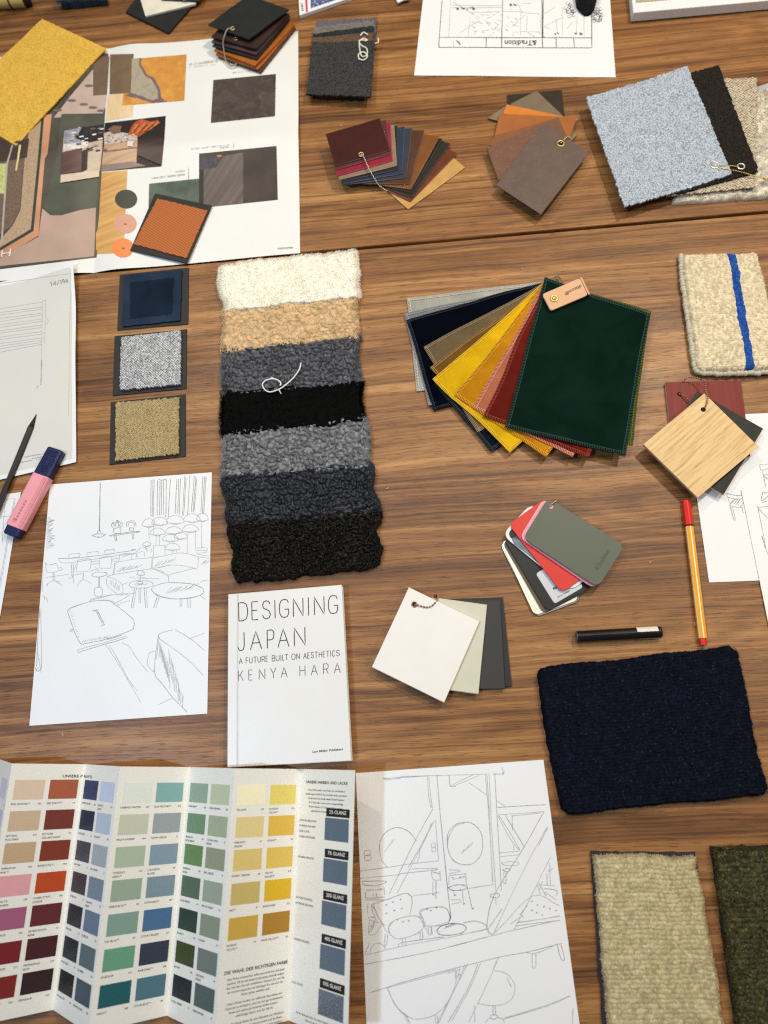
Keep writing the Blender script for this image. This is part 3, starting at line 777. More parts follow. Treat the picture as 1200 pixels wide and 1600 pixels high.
def burl2(name):
    n = NT(name); co = n.coord(); f = n.noise(co, 90, 5, 0.65, 1.0)
    n.base(n.ramp(f, [(.3, C(150, 138, 122)), (.55, C(176, 164, 140)), (.75, C(150, 130, 120))])); n.rough(.42); return n.mat
def suede(name):
    n = NT(name); co = n.coord(); f = n.noise(co, 60, 4, 0.6, 1.0)
    n.base(n.ramp(f, [(.35, C(62, 50, 46)), (.6, C(80, 68, 62)), (.75, C(98, 86, 78))])); n.rough(.45); return n.mat
def planks(name, ca, cb, ang, k=120):
    n = NT(name); co = n.mapping(n.coord(), (1, 1, 1), (0, 0, R(ang))); f = n.noise(n.mapping(co, (k, 6, 1)), 1, 3)
    n.base(n.ramp(f, [(.35, ca), (.65, cb)])); n.rough(.42); return n.mat
def c5(s): return conv(s, 0, 180, 5)[0]
p = Pic(); p.add([(172, 85), (209, 84), (204, 145), (171, 147)], pm('print_taupe', C(120, 98, 74))); p.build('printed_picture')
p = Pic(); p.add([(206, 92), (291.5, 85), (288, 157), (191, 165), (193, 146), (204.5, 145)], burl('print_burl')); p.add(jag([(206, 92), (222, 91), (220, 100), (230, 117), (240, 121), (249, 136), (253, 154), (262, 158), (240, 161), (222, 156), (205, 152), (196, 149), (204.5, 145)], .9), pm('print_burl_rim', C(120, 98, 102), .3, 300)); p.add(jag([(206, 92), (218, 92), (217, 101), (227, 119), (237, 124), (245, 138), (247, 154), (238, 157), (224, 151), (208, 146), (204.5, 145)], .7), burl2('print_burl_grey')); p.build('printed_picture')
p = Pic(); p.add([(169, 147.5), (192.5, 146), (191, 165), (208, 163.5), (207, 182), (165, 189)], planks('print_pale_oak', C(222, 190, 140), C(236, 208, 164), -8)); p.build('printed_picture')
p = Pic(); p.add([(333.4, 125), (431, 115.5), (429.7, 181.5), (329.3, 192)], suede('print_suede')); p.build('printed_picture')
p = Pic()   # still life with orange leather
p.add([(164, 192), (259, 181), (257, 215), (252, 260), (157, 268)], pm('print_night', C(44, 38, 36), .2))
p.add([(163, 225), (215, 218), (213, 256), (158, 262)], planks('print_sand', C(186, 146, 112), C(206, 170, 136), 80))
p.add([(158, 258), (206, 252), (228, 259), (157, 268)], pm('print_mauve_floor', C(150, 128, 116)))
p.add([(162, 208), (176, 204), (198, 208), (214, 212), (215, 219), (163, 226)], pm('print_linen', C(198, 182, 170), .35, 260))
p.add([(199, 212), (206, 196), (213, 189), (222, 186), (235, 190), (247, 187), (248, 194), (240, 200), (228, 206), (217, 214), (208, 210)], pm('print_orange_leather', C(168, 84, 46), .55, 130))
m_ol = pm('print_orange_fold', C(208, 120, 68), .35, 160); m_od = pm('print_orange_deep', C(104, 48, 28), .4, 160)
for a_, b_ in (((203, 208), (212, 194)), ((212, 209), (224, 192)), ((222, 206), (236, 191)), ((232, 203), (245, 190))):
    p.add([(a_[0], a_[1]), (a_[0] + 3.5, a_[1] - 1), (b_[0] + 5, b_[1] + 1), (b_[0] + 1, b_[1] - 1)], m_ol); p.add([(a_[0] + 3.5, a_[1] - 1), (a_[0] + 5.5, a_[1] - 1.4), (b_[0] + 6.5, b_[1] + 2), (b_[0] + 5, b_[1] + 1)], m_od)
m_cr = pm('print_crumb_dark', C(120, 96, 84), .3, 200); m_cl = pm('print_crumb_pale', C(232, 222, 212), .2, 200)
for i in range(34):
    x, y = random.uniform(165, 208), random.uniform(210, 222); s_ = random.uniform(.8, 2.4); p.add([(x, y), (x + s_, y - s_ * .5), (x + s_ * 1.5, y + s_ * .4), (x + s_ * .5, y + s_ * .6)], random.choice((m_cr, m_cl)))
p.add([(163, 236), (214, 229), (214, 230), (163, 237)], m_cr)
p.add([(168, 202), (178, 196), (190, 197), (188, 206), (176, 208)], pm('print_brown_bowl', C(128, 98, 80)))
p.add([(199, 221), (208, 220), (207, 229), (199, 228)], pm('print_white', C(226, 218, 208)))
p.add([(216, 218), (256, 214), (252, 258), (214, 242)], planks('print_dark_grain', C(52, 36, 32), C(72, 52, 46), 85))
p.build('printed_picture')
p = Pic(); p.add([(157, 270), (199, 265.5), (193, 395), (147.5, 397)], planks('print_oak_strip', C(196, 144, 78), C(226, 178, 108), 85)); p.build('printed_picture')
p = Pic(); p.add([(311, 240), (432, 228), (434, 312), (311, 325)], pm('print_dark_room', C(68, 58, 54), .35, 16))
p.add([(317, 262), (352, 243), (380, 238), (380, 317), (318, 324)], planks('print_herringbone', C(84, 72, 66), C(108, 96, 88), 40))
p.add([(311, 248), (350, 243), (338, 262), (311, 266)], pm('print_slate', C(70, 68, 74), .3, 200)); p.add([(338, 243), (344, 241.5), (347, 244), (341, 245.5)], pm('print_orange_dot', C(196, 120, 70)))
p.add([(311, 266), (318, 265), (318, 324), (311, 325)], pm('print_black', C(52, 46, 44))); p.build('printed_picture')
p = Pic(); p.add([(233, 287), (311, 279), (311, 320), (232, 328)], pm('print_marble', C(84, 96, 84), .4, 30)); p.build('printed_picture')
for cx, cy, rx, ry, c in ((197, 311, 17.4, 14.8, C(70, 72, 62)), (195.6, 349.4, 17.8, 15.2, C(214, 158, 132)), (192, 387, 17, 15, C(236, 140, 78))):
    p = Pic(); p.add(ell(cx, cy, rx, ry, 30)[:-1], pm('print_dot', c, .04), 5); p.build('printed_dot')
# left page: full-bleed interior
p = Pic()
p.add([(-86, 170), (60, 125), (150, 80), (169.5, 84), (151, 402), (-94, 432)], pm('print_deep_olive', C(84, 78, 68), .35, 14))
p.add([(147, 90), (171, 88), (167, 148), (145.5, 149.5)], pm('print_taupe_left', C(112, 92, 74)))
p.add([(110, 150), (145.5, 108), (145.5, 149.5), (166.5, 148), (163.5, 178), (84, 184)], pm('print_blush', C(196, 172, 156), .10, 25))
for cx, cy in ((139, 134), (131, 163), (112, 157), (145, 168), (158, 173), (90, 172)): p.add(ell(cx, cy, 7, 2.2, 12)[:-1], pm('print_blush_dot', C(112, 104, 98)))
p.add(c5('480,-10 818,-15 812,110 500,112 480,300 470,530 770,490 752,722 480,780 400,782 345,722 440,340'), pm('print_sage', C(86, 88, 74), .30, 14))
p.add(c5('330,728 395,782 480,782 620,742 750,722 736,1102 -10,1180 -10,1120 300,950'), pm('print_pink_floor', C(188, 158, 140), .16, 9))
p.add(c5('345,0 405,-10 372,300 350,340 300,940 -10,1130 -10,1060 262,905 318,330'), pm('print_peach_frame', C(206, 148, 112), .2, 14))
p.add(c5('322,30 345,10 318,330 262,905 -10,1065 -10,1045 240,890 296,330'), pm('print_green_line', C(54, 66, 58)))
p.add(c5('225,130 322,40 296,330 240,890 -10,1040 -10,985 100,860 160,740 190,370'), pm('print_boucle', C(180, 152, 122), .30, 420))
p.add(c5('-10,185 228,180 188,370 155,740 95,860 -10,940'), pm('print_brown_rug', C(116, 94, 78), .25, 300))
p.add(c5('-10,185 228,185 210,330 -10,370'), pm('print_dark_rug', C(70, 58, 50), .15))
p.add(c5('-10,378 55,378 45,612 -10,612'), pm('print_lime_pattern', C(190, 194, 120), .3, 300))
p.add(c5('92,230 103,232 62,380 20,1000 5,1005 48,380'), pm('print_grey_line', C(176, 168, 158)))
p.add(c5('148,230 165,232 150,330 132,432 118,430 135,330'), pm('print_cream_line', C(222, 206, 150)))
p.add(c5('502,120 812,70 795,300 775,478 470,528'), pm('print_inset_cream', C(206, 184, 158), .18, 60))
p.add(c5('502,120 640,95 690,160 680,200 500,230'), pm('print_grey_cloth', C(150, 150, 156), .4, 90))
p.add(c5('640,95 812,70 806,190 690,215 590,180'), pm('print_black_cloth', C(46, 44, 46), .2))
pl_g = pm('print_shadow_grey', C(124, 124, 130), .3, 120); pl_d = pm('print_slate_dark', C(58, 56, 58), .3, 120)
p.add(c5('500,225 690,205 682,255 495,270'), pm('print_white_stack', C(226, 218, 210), .3, 150))
for i in range(40):
    x, y = random.uniform(104, 160), random.uniform(197, 236); s_ = random.uniform(1, 4.5)
    p.add([(x, y), (x + s_ * 1.8, y - s_ * .35), (x + s_ * 2, y + s_ * .2), (x + s_ * .4, y + s_ * .5)], random.choice((m_cr, m_cl, m_cl, pl_g, pl_d)))
p.add(c5('482,290 640,255 635,440 474,462'), planks('print_plum_box', C(86, 56, 52), C(108, 74, 68), 85))
p.add(c5('640,280 685,260 678,420 636,440'), pm('print_box_gap', C(42, 34, 32)))
p.add(c5('476,465 775,428 774,480 470,527'), pm('print_floor_cream', C(216, 196, 170)))
p.build('printed_picture')
mb = MB(); pr = zat(.0022)
for st in c5('18,1055 12,1108'), c5('84,1042 74,1100'), c5('16,1082 80,1072'): stroke(mb, st, .0022, pr, 0, False, 0)
stroke(mb, c5('-14,1062 -4,1090 -8,1115'), .0022, pr, 0, False, 0)
for (x0, y0, x1, y1, wd, mi) in ((296, 100, 341, 95, .0012, 1), (296, 104, 336, 100, .0006, 1), (318, 96, 340, 93, .0008, 1), (363, 113, 400, 109, .0009, 1),
     (299, 232, 358, 226, .0009, 1), (343, 231, 357, 229, .0007, 1), (237, 278, 289, 272, .0013, 1), (274, 268, 289, 266, .0009, 1), (294.5, 261, 294.5, 281, .0004, 1), (365, 224, 365, 231, .0004, 1)):
    n = int(abs(x1 - x0) / 1.6) + 2
    if wd <= .0005: stroke(mb, [(x0, y0), (x1, y1)], wd, pr, mi, False, 0)
    else:
        for i in range(n):
            if random.random() < .15: continue
            xa = x0 + (x1 - x0) * i / n; ya = y0 + (y1 - y0) * i / n; stroke(mb, [(xa, ya), (xa + 1.1, ya + random.uniform(-.4, .3))], wd, pr, mi, False, .1)
for i in range(14): stroke(mb, [(434 + i * 1.75, 387.8 - i * .12), (435.2 + i * 1.75, 387.6 - i * .12)], .0013, pr, 1, False, .15)
for (x, y) in ((195.6, 349.5), (192.5, 387.5)): stroke(mb, [(x - 2, y), (x + 2, y)], .0014, pr, 2, False, .2)
mb.build('printed_text', [plain('white_ink', C(232, 226, 214), .4), m_grey_ink, plain('brown_ink', C(140, 86, 60), .5)], bro)

# yellow fabric swatch
t = sheet('fabric_swatch', quadW([(66, 30), (166, 76), (25, 228), (-75, 166)], .0062), .0016, weave('yellow_cloth', C(248, 206, 98), C(212, 160, 52), 1.5, 0.8, .14, 8, .8), None, 60, 60, wavy(.0012, .07, 21), .00025)
tag(t, 'large yellow woven fabric swatch lying across the brochure corner', 'fabric')

# orange woven sample on a black card
zc = .0058
t = thing('fabric_card', 'burnt orange woven sample on black card, tilted on the open brochure', 'fabric sample', W(268, 356), 0, 'fabric samples on black card')
slab('card', quadW([(242, 302), (331, 321), (292, 411), (203, 391)], zc), .0014, m_card_black, t)
def orange():
    n = NT('orange_weave'); uv = n.coord('UV'); wv = n.new('ShaderNodeTexWave'); wv.wave_type = 'BANDS'; wv.bands_direction = 'Y'
    n.l.new(n.mapping(uv, (1, 1, 1), (0, 0, R(18))), wv.inputs[0]); wv.inputs['Scale'].default_value = 95; wv.inputs['Distortion'].default_value = .6
    f = wv.outputs[1]; d = n.vor(n.mapping(uv, (1, 2, 1)), 650, .5)
    n.base(n.mix(n.math('MULTIPLY', f, .7), C(170, 92, 46), C(206, 128, 78))); n.rough(.85); n.bump(n.math('ADD', f, d), .7, .0006); n.set(Specular_IOR_Level=.2); return n.mat
sheet('cloth', quadW([(246, 310), (324, 329), (291, 403), (209, 381)], zc + .0016), .0015, orange(), t, 40, 40, None, .0003)

# ------------------------------------------------------------------ leather stack on the brochure (top)
t = thing('leather_swatch_stack', 'thick stack of black, brown and tan leather squares tied with a cord', 'leather swatches', W(395, 70))
def q5(s, z): return [W(320 + float(a.split(',')[0]) / 7.5, float(a.split(',')[1]) / 7.5, z) for a in s.split()]
stack = [  # (near-left, near-right corner, far-right corner) at its own height, thickness, colour
 ('160,670 655,850 1065,330', .0055, .0024, C(86, 56, 44)), ('130,640 625,815 1055,310', .0085, .0028, C(170, 100, 52)), ('110,590 590,775 1050,290', .0125, .0032, C(164, 92, 34)),
 ('88,540 610,690 1000,225', .0165, .0024, C(44, 46, 48)), ('80,490 600,640 1000,190', .0205, .0028, C(82, 58, 58)), ('75,430 600,575 990,165', .0255, .0034, C(56, 40, 36)),
 ('200,380 600,420 900,150', .0275, .0018, C(58, 62, 60)), ('40,292 520,462 985,110', .0325, .0024, C(38, 40, 37))]
for s, z, th, c in stack:
    a_, b_, c_ = q5(s, z); d_ = a_ + (c_ - b_)
    o = sheet('swatch', [d_, c_, b_, a_], th, leather('leather_%d' % int(z * 1e4), c, .45), t, 10, 10, wavy(.0008, .05, int(z * 1e4)))
mb = MB(); P = [q5(p, z)[0] for p, z in (('325,335', .034), ('265,345', .0345), ('225,440', .029), ('215,520', .022), ('232,640', .012), ('250,715', .0065), ('310,772', .0062), ('375,745', .0064))]
tube(mb, smooth_pts(P, 6), .0011, 7); mb.build('cord', plain('grey_cord', C(150, 146, 134), .6), t, True)
mb = MB(); torus(mb, q5('325,335', .0335)[0], .0032, .0011); mb.build('eyelet', m_bronze, t, True)
mb = MB(); torus(mb, q5('362,455', .0268)[0], .003, .001); mb.build('eyelet', m_bronze, t, True)

# ------------------------------------------------------------------ grey wool bundle with a white cord
t = thing('wool_swatch_bundle', 'dark grey wool swatches layered with brown and lilac, looped by white cord', 'wool swatches', W(535, 90))
def q3(s, z): return [W(440 + float(a.split(',')[0]) / 3.75, float(a.split(',')[1]) / 3.75, z) for a in s.split()]
for s, z, c1, c2 in (('205,125 558,103 525,560 150,540', .0035, C(128, 122, 134), C(90, 86, 98)), ('187,160 545,120 522,540 155,540', .0065, C(150, 142, 132), C(108, 100, 92)),
     ('185,200 542,152 520,540 150,545', .0095, C(62, 66, 64), C(38, 40, 40)), ('183,222 540,190 520,540 150,548', .0125, C(128, 100, 82), C(92, 70, 56)), ('178,250 540,240 520,570 147,552', .0155, C(86, 86, 84), C(36, 36, 36))):
    sheet('swatch', q3(s, z), .0028, weave('wool_cloth_%d' % int(z * 1e4), c1, c2, 1.3, .8, .4, 0, .8), t, 40, 40, wavy(.0010, .05, int(z * 1e4)), .0005)
mb = MB()
for P in (('455,250 458,290 470,330 500,322 498,285 470,268 455,250 462,235 500,240', .0175), ('462,210 480,190 505,205', .015), ('545,255 566,248 566,225', .012), ('455,350 450,320 480,305 503,330 480,352 455,345', .0175), ('463,240 480,225 505,238', .0172)):
    tube(mb, smooth_pts(q3(P[0], P[1]), 6), .0011, 7)
mb.build('cord', plain('white_cord', C(222, 218, 200), .7), t, True)

# ------------------------------------------------------------------ leather fan on a brass ball chain
t = thing('leather_swatch_fan', 'fanned oxblood, navy, brown and tan leather swatches on a brass ball chain', 'leather swatches', W(615, 255))
def q2(s, z): return [W(500 + float(a.split(',')[0]) / 5, 170 + float(a.split(',')[1]) / 5, z) for a in s.split()]
fan = [('1128,455 690,780 520,625', C(196, 152, 88)), ('1070,345 705,720 530,640', C(104, 54, 36)), ('1015,272 715,690 525,618', C(48, 44, 34)), ('952,235 712,652 510,602', C(36, 32, 32)),
 ('930,215 708,625 480,592', C(124, 76, 38)), ('812,168 695,585 330,582', C(84, 54, 38)), ('718,150 672,535 208,588', C(58, 58, 64)), ('660,138 640,502 185,582', C(46, 56, 76)),
 ('602,130 607,470 165,570', C(40, 38, 40)), ('575,125 597,440 148,552', C(140, 114, 92)), ('545,102 562,402 130,522', C(140, 34, 52)), ('515,88 550,352 118,475', C(92, 46, 46)), ('465,75 545,320 118,445', C(64, 27, 23))]
for i, (s, c) in enumerate(fan):
    z = .0022 + i * .00175
    tr, br, bl = q2(s, z); tl = tr + (bl - br)
    lt = leather('fan_leather_%02d' % i, c, .4)
    sheet('swatch', [tl, tr, br, bl], .0014, lt, t, 12, 12, lambda X, Y, U, V: .0010 * (U - .5) ** 2)
    mb = MB(); e = Vector((0, 0, -.0008))
    tube(mb, [bl + e, br + e], .0009, 6); tube(mb, [br + e, tr + e], .0009, 6); mb.build('cut_edge', plain('fan_edge_%02d' % i, tuple(min(1, x * 1.5 + .05) for x in c[:3]) + (1,), .7), t, True)
eyelet(t, q2('322,358', .0246)[0], m_brass, m_hole, .0032)
chain(t, [q2(a, z)[0] for a, z in (('322,358', .0255), ('345,385', .0262), ('380,460', .0235), ('420,535', .018), ('455,590', .012), ('500,628', .007), ('530,645', .003))], m_steel)

# second leather set
t = thing('leather_sample_set', 'taupe, caramel and orange leather samples fanned behind the plan sheet, taupe on top', 'leather swatches', W(845, 240))
def q6(s, z): return [W(750 + float(a.split(',')[0]) / 6.667, 130 + float(a.split(',')[1]) / 6.667, z) for a in s.split()]
sets = [('283,120 850,68 882,340 300,420', .0020, C(56, 48, 38), None), ('78,362 250,245 1016,528 955,600', .0038, C(132, 116, 92), None), ('315,215 590,76 862,335 600,470', .0055, C(122, 106, 84), None),
        ('278,220 870,345 1022,375 900,480 240,312', .0072, C(208, 124, 54), None), ('205,315 805,345 995,350 1002,380 940,560 920,575 150,555', .0092, C(162, 98, 52), None), ('150,545 560,430 820,352 905,560 100,650', .0112, C(134, 88, 58), None),
        ('72,670 655,420 800,362 905,560 190,1012', .0128, C(118, 84, 66), C(176, 150, 130)), ('650,418 1140,715 636,1366 166,1060', .0162, C(104, 88, 78), C(150, 136, 126))]
for s, z, c, sp in sets: slab('swatch', q6(s, z), .0014, leather('sample_leather_%d' % int(z * 1e4), c, .42, 600, .5, .1, sp), t, .0004)
eyelet(t, q6('840,632', .0164)[0], m_brass, m_hole, .0046, .0012)
chain(t, [q6(a, z)[0] for a, z in (('845,622', .0175), ('872,595', .019), ('900,565', .0185), ('930,562', .0165), ('960,590', .014))], m_brass, .0011, .0026)

# ------------------------------------------------------------------ upholstery set at right
t = thing('upholstery_swatch_set', 'pale blue woven swatch over black, tweed and cream boucle, on eyelets', 'upholstery swatches', W(1060, 215))
def q8(s, z): return [W(900 + float(a.split(',')[0]) / 4, 80 + float(a.split(',')[1]) / 4, z) for a in s.split()]
Q = q8('1000,300 1350,150 1330,880 605,935', .011)
sheet('boucle_backing', q8('900,300 1350,150 1335,900 600,940', .0018), .0016, plain('grey_backing', C(176, 176, 176), .8), t, 8, 8)
pile('boucle_swatch', Q, 9.0, wool('cream_wool', C(196, 186, 164), C(224, 216, 198), 120), t, (6, 6), 3.0, .4, .72, 1.0, (1, 1, 1, 1), 6, 1.2, 2.0, 2600, 5, .5, 2.2, 31)
sheet('swatch', q8('560,190 1132,165 1121,852 560,905', .0128), .0022, weave('tweed', C(232, 216, 188), C(84, 66, 50), 3.2, 1.0, .2, 40, .35), t, 50, 50, wavy(.0010, .06, 33), .0008)['label'] = 'cream and brown tweed'
sheet('swatch', q8('390,228 890,88 1142,752 640,892', .0158), .0022, weave('black_cloth', C(56, 49, 44), C(16, 15, 14), 2.0, .9, .3, 20, .5), t, 50, 50, wavy(.0010, .06, 34), .0006)['label'] = 'brown black cloth'
def zblue(X, Y, U, V): return .0016 * (np.abs(U - .5) * 2) ** 3 + .003 * np.clip(.25 - U, 0, 1) * (1 - V)
sheet('swatch', q8('58,296 692,98 972,772 302,976', .0190), .0026, weave('blue_boucle', C(208, 217, 227), C(138, 150, 165), 2.1, .9, .15, 30, .75), t, 80, 80, zblue, .0007)['label'] = 'pale blue woven cloth'
eyelet(t, q8('865,714', .0194)[0], m_steel, m_hole, .0052, .0013); eyelet(t, q8('1030,722', .0163)[0], m_steel, m_hole, .0046, .0012)
chain(t, [q8(a, z)[0] for a, z in (('876,720', .0195), ('925,715', .021), ('985,718', .0185), ('1020,726', .0175))], m_brass, .0009, .0021)
chain(t, [q8(a, z)[0] for a, z in (('880,724', .0195), ('940,738', .021), ('1010,750', .019), ('1090,772', .0178), ('1150,790', .016), ('1240,800', .014))], m_brass, .0009, .0021)
mb = MB(); tube(mb, q8('1168,793 1235,800', .0165), .0015, 8); mb.build('chain_clasp', m_brass, t, True)
# ------------------------------------------------------------------ photocopied drawing at left
zf1 = wavy(.0009, .12, 41, [(118, 418, .010, .035), (122, 560, .003, .05)])
q = [(-140, 470), (120, 417), (119, 722), (-150, 785)]
dr = sheet('drawing_sheet', quadW(q, .0030), .00015, m_paper, None, 50, 50, zf1)
tag(dr, 'grey photocopied drawing numbered 14/194 at the left edge under the pencil tip', 'drawing')
gq = [(-140, 477), (114.5, 424), (113, 716.5), (-150, 778)]
sheet('grey_print', quadW(gq, .00315), .00012, m_grey_print, dr, 50, 50, zf1)
mb = MB(); pr = flat(.0034, zf1); k = 1200 / 130.0
def X(s): return conv(s, 0, 400, k)
for i, (yl, yr) in enumerate(((760, 665), (815, 735), (850, 765), (900, 820), (940, 850), (990, 905), (1028, 942), (1078, 995), (1112, 1030), (1170, 1088), (1205, 1125), (1262, 1180), (1300, 1212), (1335, 1245), (1385, 1270))):
    stroke(mb, X('-300,%d 0,%d 605,%d' % (yl + 50, yl, yr))[0], .0006, pr, 0, True)
for st in X('612,640 600,1270 595,1477 590,1850;660,640 640,1260;612,640 660,638;655,880 690,910 690,960 655,985;1020,180 1005,900 990,2300;-200,470 0,400 600,310 1020,250;615,1110 640,1108;600,1180 635,1178'):
    stroke(mb, st, .0005, pr, 0, True)
stroke(mb, X('598,1500 588,1860')[0], .0009, pr, 1, True)
stroke_text(mb, [('1', 0, .12), ('4', .18, .34), ('/', .40, .50), ('1', .56, .66), ('9', .70, .82), ('4', .87, 1.0)], (79, 447), (106.5, 441.5), 6.4, pr, .0012, 1)
for (x0, y0, x1, y1) in ((34, 715, 72, 708), (50, 716.5, 70, 713), (30, 723, 66, 716)):
    n = int((x1 - x0) / 1.9)
    for i in range(n):
        if random.random() < .12: continue
        x = x0 + (x1 - x0) * i / n; y = y0 + (y1 - y0) * i / n; stroke(mb, [(x, y), (x + 1.2, y - random.uniform(0, .8))], .0010, pr, 1, False, .3)
for st in conv('198,728 208,712;205,730 216,714', 0, 400, 3.53): stroke(mb, st, .0006, pr, 0)
mb.build('printed_drawing', PENC, dr)
# second sheet at the left edge
q = [(-190, 800), (33, 769), (-1, 972), (-230, 1010)]
zf2 = wavy(.0006, .12, 43)
d2 = sheet('drawing_sheet', quadW(q, .0008), .00015, m_paper, None, 20, 20, zf2)
tag(d2, 'white sheet corner at the left edge under the pink highlighter', 'drawing')
mb = MB(); pr = flat(.0011, zf2)
for st in ([(-40, 788), (24, 778), (-8, 965)], [(8, 783), (3, 850)], [(22, 779), (10, 850), (-4, 930)], [(-30, 812), (14, 806)]): stroke(mb, st, .0005, pr, 0, False)
mb.build('pencil_drawing', PENC, d2)

# ------------------------------------------------------------------ three samples on black card
zc = .0016
cards = [([(187, 429), (295, 418), (294, 506), (183, 516)], [(194, 430), (284, 421), (281.5, 501), (191, 510)], 'velvet', 'dark blue velvet sample with a pressed square on black card', .0024),
         ([(179, 525), (292, 514), (291, 607), (176, 618)], [(189, 527), (282, 516), (281.5, 600), (187, 609)], 'tweed', 'grey salt and pepper tweed sample on black card, middle of the column of three', .0045),
         ([(173, 628), (290, 616), (290, 713), (171, 726)], [(181, 629), (280, 621), (279, 709), (180, 720)], 'sand', 'sand coloured twill sample on black card above the furniture sketch', .0035)]
for qc, qf, kind, lab, th in cards:
    c = W(sum(p[0] for p in qc) / 4, sum(p[1] for p in qc) / 4)
    t = thing('fabric_card', lab, 'fabric sample', c, 0, 'fabric samples on black card')
    slab('card', quadW(qc, zc), .0014, m_card_black, t)
    if kind == 'velvet':
        sheet('cloth', quadW(qf, zc + th), th - .0001, velvet('blue_velvet', C(42, 55, 72), .3), t, 30, 30, wavy(.0004, .03, 50), .0003)
        def pressed(X, Y, U, V): return .0002 * vnoise(X, Y, .012, 52)
        o = sheet('pressed_square', quadW([(204, 441), (272, 434), (269, 490), (203, 498)], zc + th + .0006), .0004, velvet('blue_velvet_pressed', C(29, 39, 53), .2), t, 24, 24, pressed, .0006)
        o['label'] = 'darker pressed square'
    elif kind == 'tweed':
        sheet('cloth', quadW(qf, zc + th), .0035, weave('salt_tweed', C(236, 236, 236), C(36, 36, 38), 2.6, 1.0, .45, 45, .35), t, 44, 44, wavy(.0004, .03, 53), .0006)
    else:
        sheet('cloth', quadW(qf, zc + th), .003, weave('sand_twill', C(210, 186, 136), C(112, 90, 52), 2.1, 1.0, .22, 35, .4), t, 44, 44, wavy(.0004, .03, 54), .0007)

# ------------------------------------------------------------------ striped sheepskin strip
t = thing('sheepskin_strip', 'long sheepskin sample strip with seven bands from cream to brown black', 'sheepskin', W(465, 650))
HW = .011
bands = [ # left top, right top, right bottom, left bottom (photograph points at pile height), kind
 ([(343, 414), (556, 391), (561, 464), (349, 486)], 'cream', C(246, 238, 216), C(252, 248, 236), (1, 1, 0, 1)),
 ([(348, 484), (561, 462), (563, 527), (344, 549)], 'camel', C(196, 162, 116), C(222, 190, 144), (0, 1, 0, 1)),
 ([(343, 546), (563, 524), (566, 600), (345, 617)], 'slate', C(60, 60, 64), C(102, 102, 107), (0, 1, 0, 1)),
 ([(344, 613), (566, 596), (572, 657), (344, 681)], 'black', C(3, 3, 3), C(5, 5, 6), (0, 1, 0, 1)),
 ([(345, 677), (572, 653), (583, 730), (345, 747)], 'ash', C(92, 92, 94), C(140, 140, 140), (0, 1, 0, 1)),
 ([(341, 742), (583, 724), (598, 802), (354, 822)], 'navy', C(20, 21, 25), C(54, 56, 64), (0, 1, 0, 1)),
 ([(351, 815), (596, 797), (597, 885), (366, 911)], 'umber', C(8, 7, 6), C(30, 25, 20), (0, 1, 1, 1))]
for i, (q, kind, ca, cb, ed) in enumerate(bands):
    Q = quadW(q, HW * .85)
    mt = wool('wool_' + kind, ca, cb, 150, .05 if kind in ('cream', 'camel') else 0, C(80, 66, 48) if kind == 'umber' else None, .06 if kind in ('cream', 'black') else (.18 if kind == 'camel' else .42), .03 if kind in ('cream', 'black') else (.14 if kind == 'umber' else .32), .45)
    if kind == 'cream': o = pile('wool_band', Q, 12, mt, t, (8, 8), .9, .4, .8, .9, ed, 5, 2.0, 3, 16000, 4.4, .24, 0, 61, .75, fib_edge=4500, rimlen=6.0)
    elif kind == 'camel': o = pile('wool_band', Q, 11, mt, t, (6.2, 6.2), 4.0, .34, .62, .6, ed, 5, 2.0, 2, 900, 3.0, .45, 1.8, 62, .6, fib_edge=3500, rimlen=5.0)
    elif kind == 'black': o = pile('wool_band', Q, 10, mt, t, (5, 5), .8, .4, .8, .9, ed, 4, 2.0, 3, 6000, 3.0, .3, 0, 64, .5, fib_edge=3000, rimlen=5.0)
    elif kind == 'umber': o = pile('wool_band', Q, 11, mt, t, (5.0, 5.0), 4.8, .36, .56, .5, ed, 4, 2.6, 2, 2600, 3.4, .45, 1.5, 67, .7, fib_edge=9000, rimlen=6.0)
    else: o = pile('wool_band', Q, 11, mt, t, (5.4, 5.4), 5.0, .36, .56, .5, ed, 4, 2.2, 2, 700, 3.0, .4, 1.9, 62 + i, .5, fib_edge=4500, rimlen=5.0)
    o['label'] = {'cream': 'cream', 'camel': 'camel', 'slate': 'slate grey', 'black': 'black', 'ash': 'ash grey', 'navy': 'curly blue black', 'umber': 'curly brown black'}[kind] + ' wool band'
t = thing('thread', 'loose white curled thread lying on the grey sheepskin band', 'thread', W(440, 595))
mb = MB(); P = conv('600,748 592,785 555,840 500,890 465,912 410,930 375,915 360,885 378,860 420,848 455,855 475,875 470,890', 320, 380, 4)[0]
tube(mb, smooth_pts([W(x, y, .0128) for x, y in P], 6), .0010, 6)
P = conv('412,838 440,850;462,915 478,942', 320, 380, 4)
for st in P: tube(mb, [W(x, y, .0128) for x, y in st], .0007, 5)
mb.build('strand', plain('white_thread', C(235, 232, 222), .7), t, True)

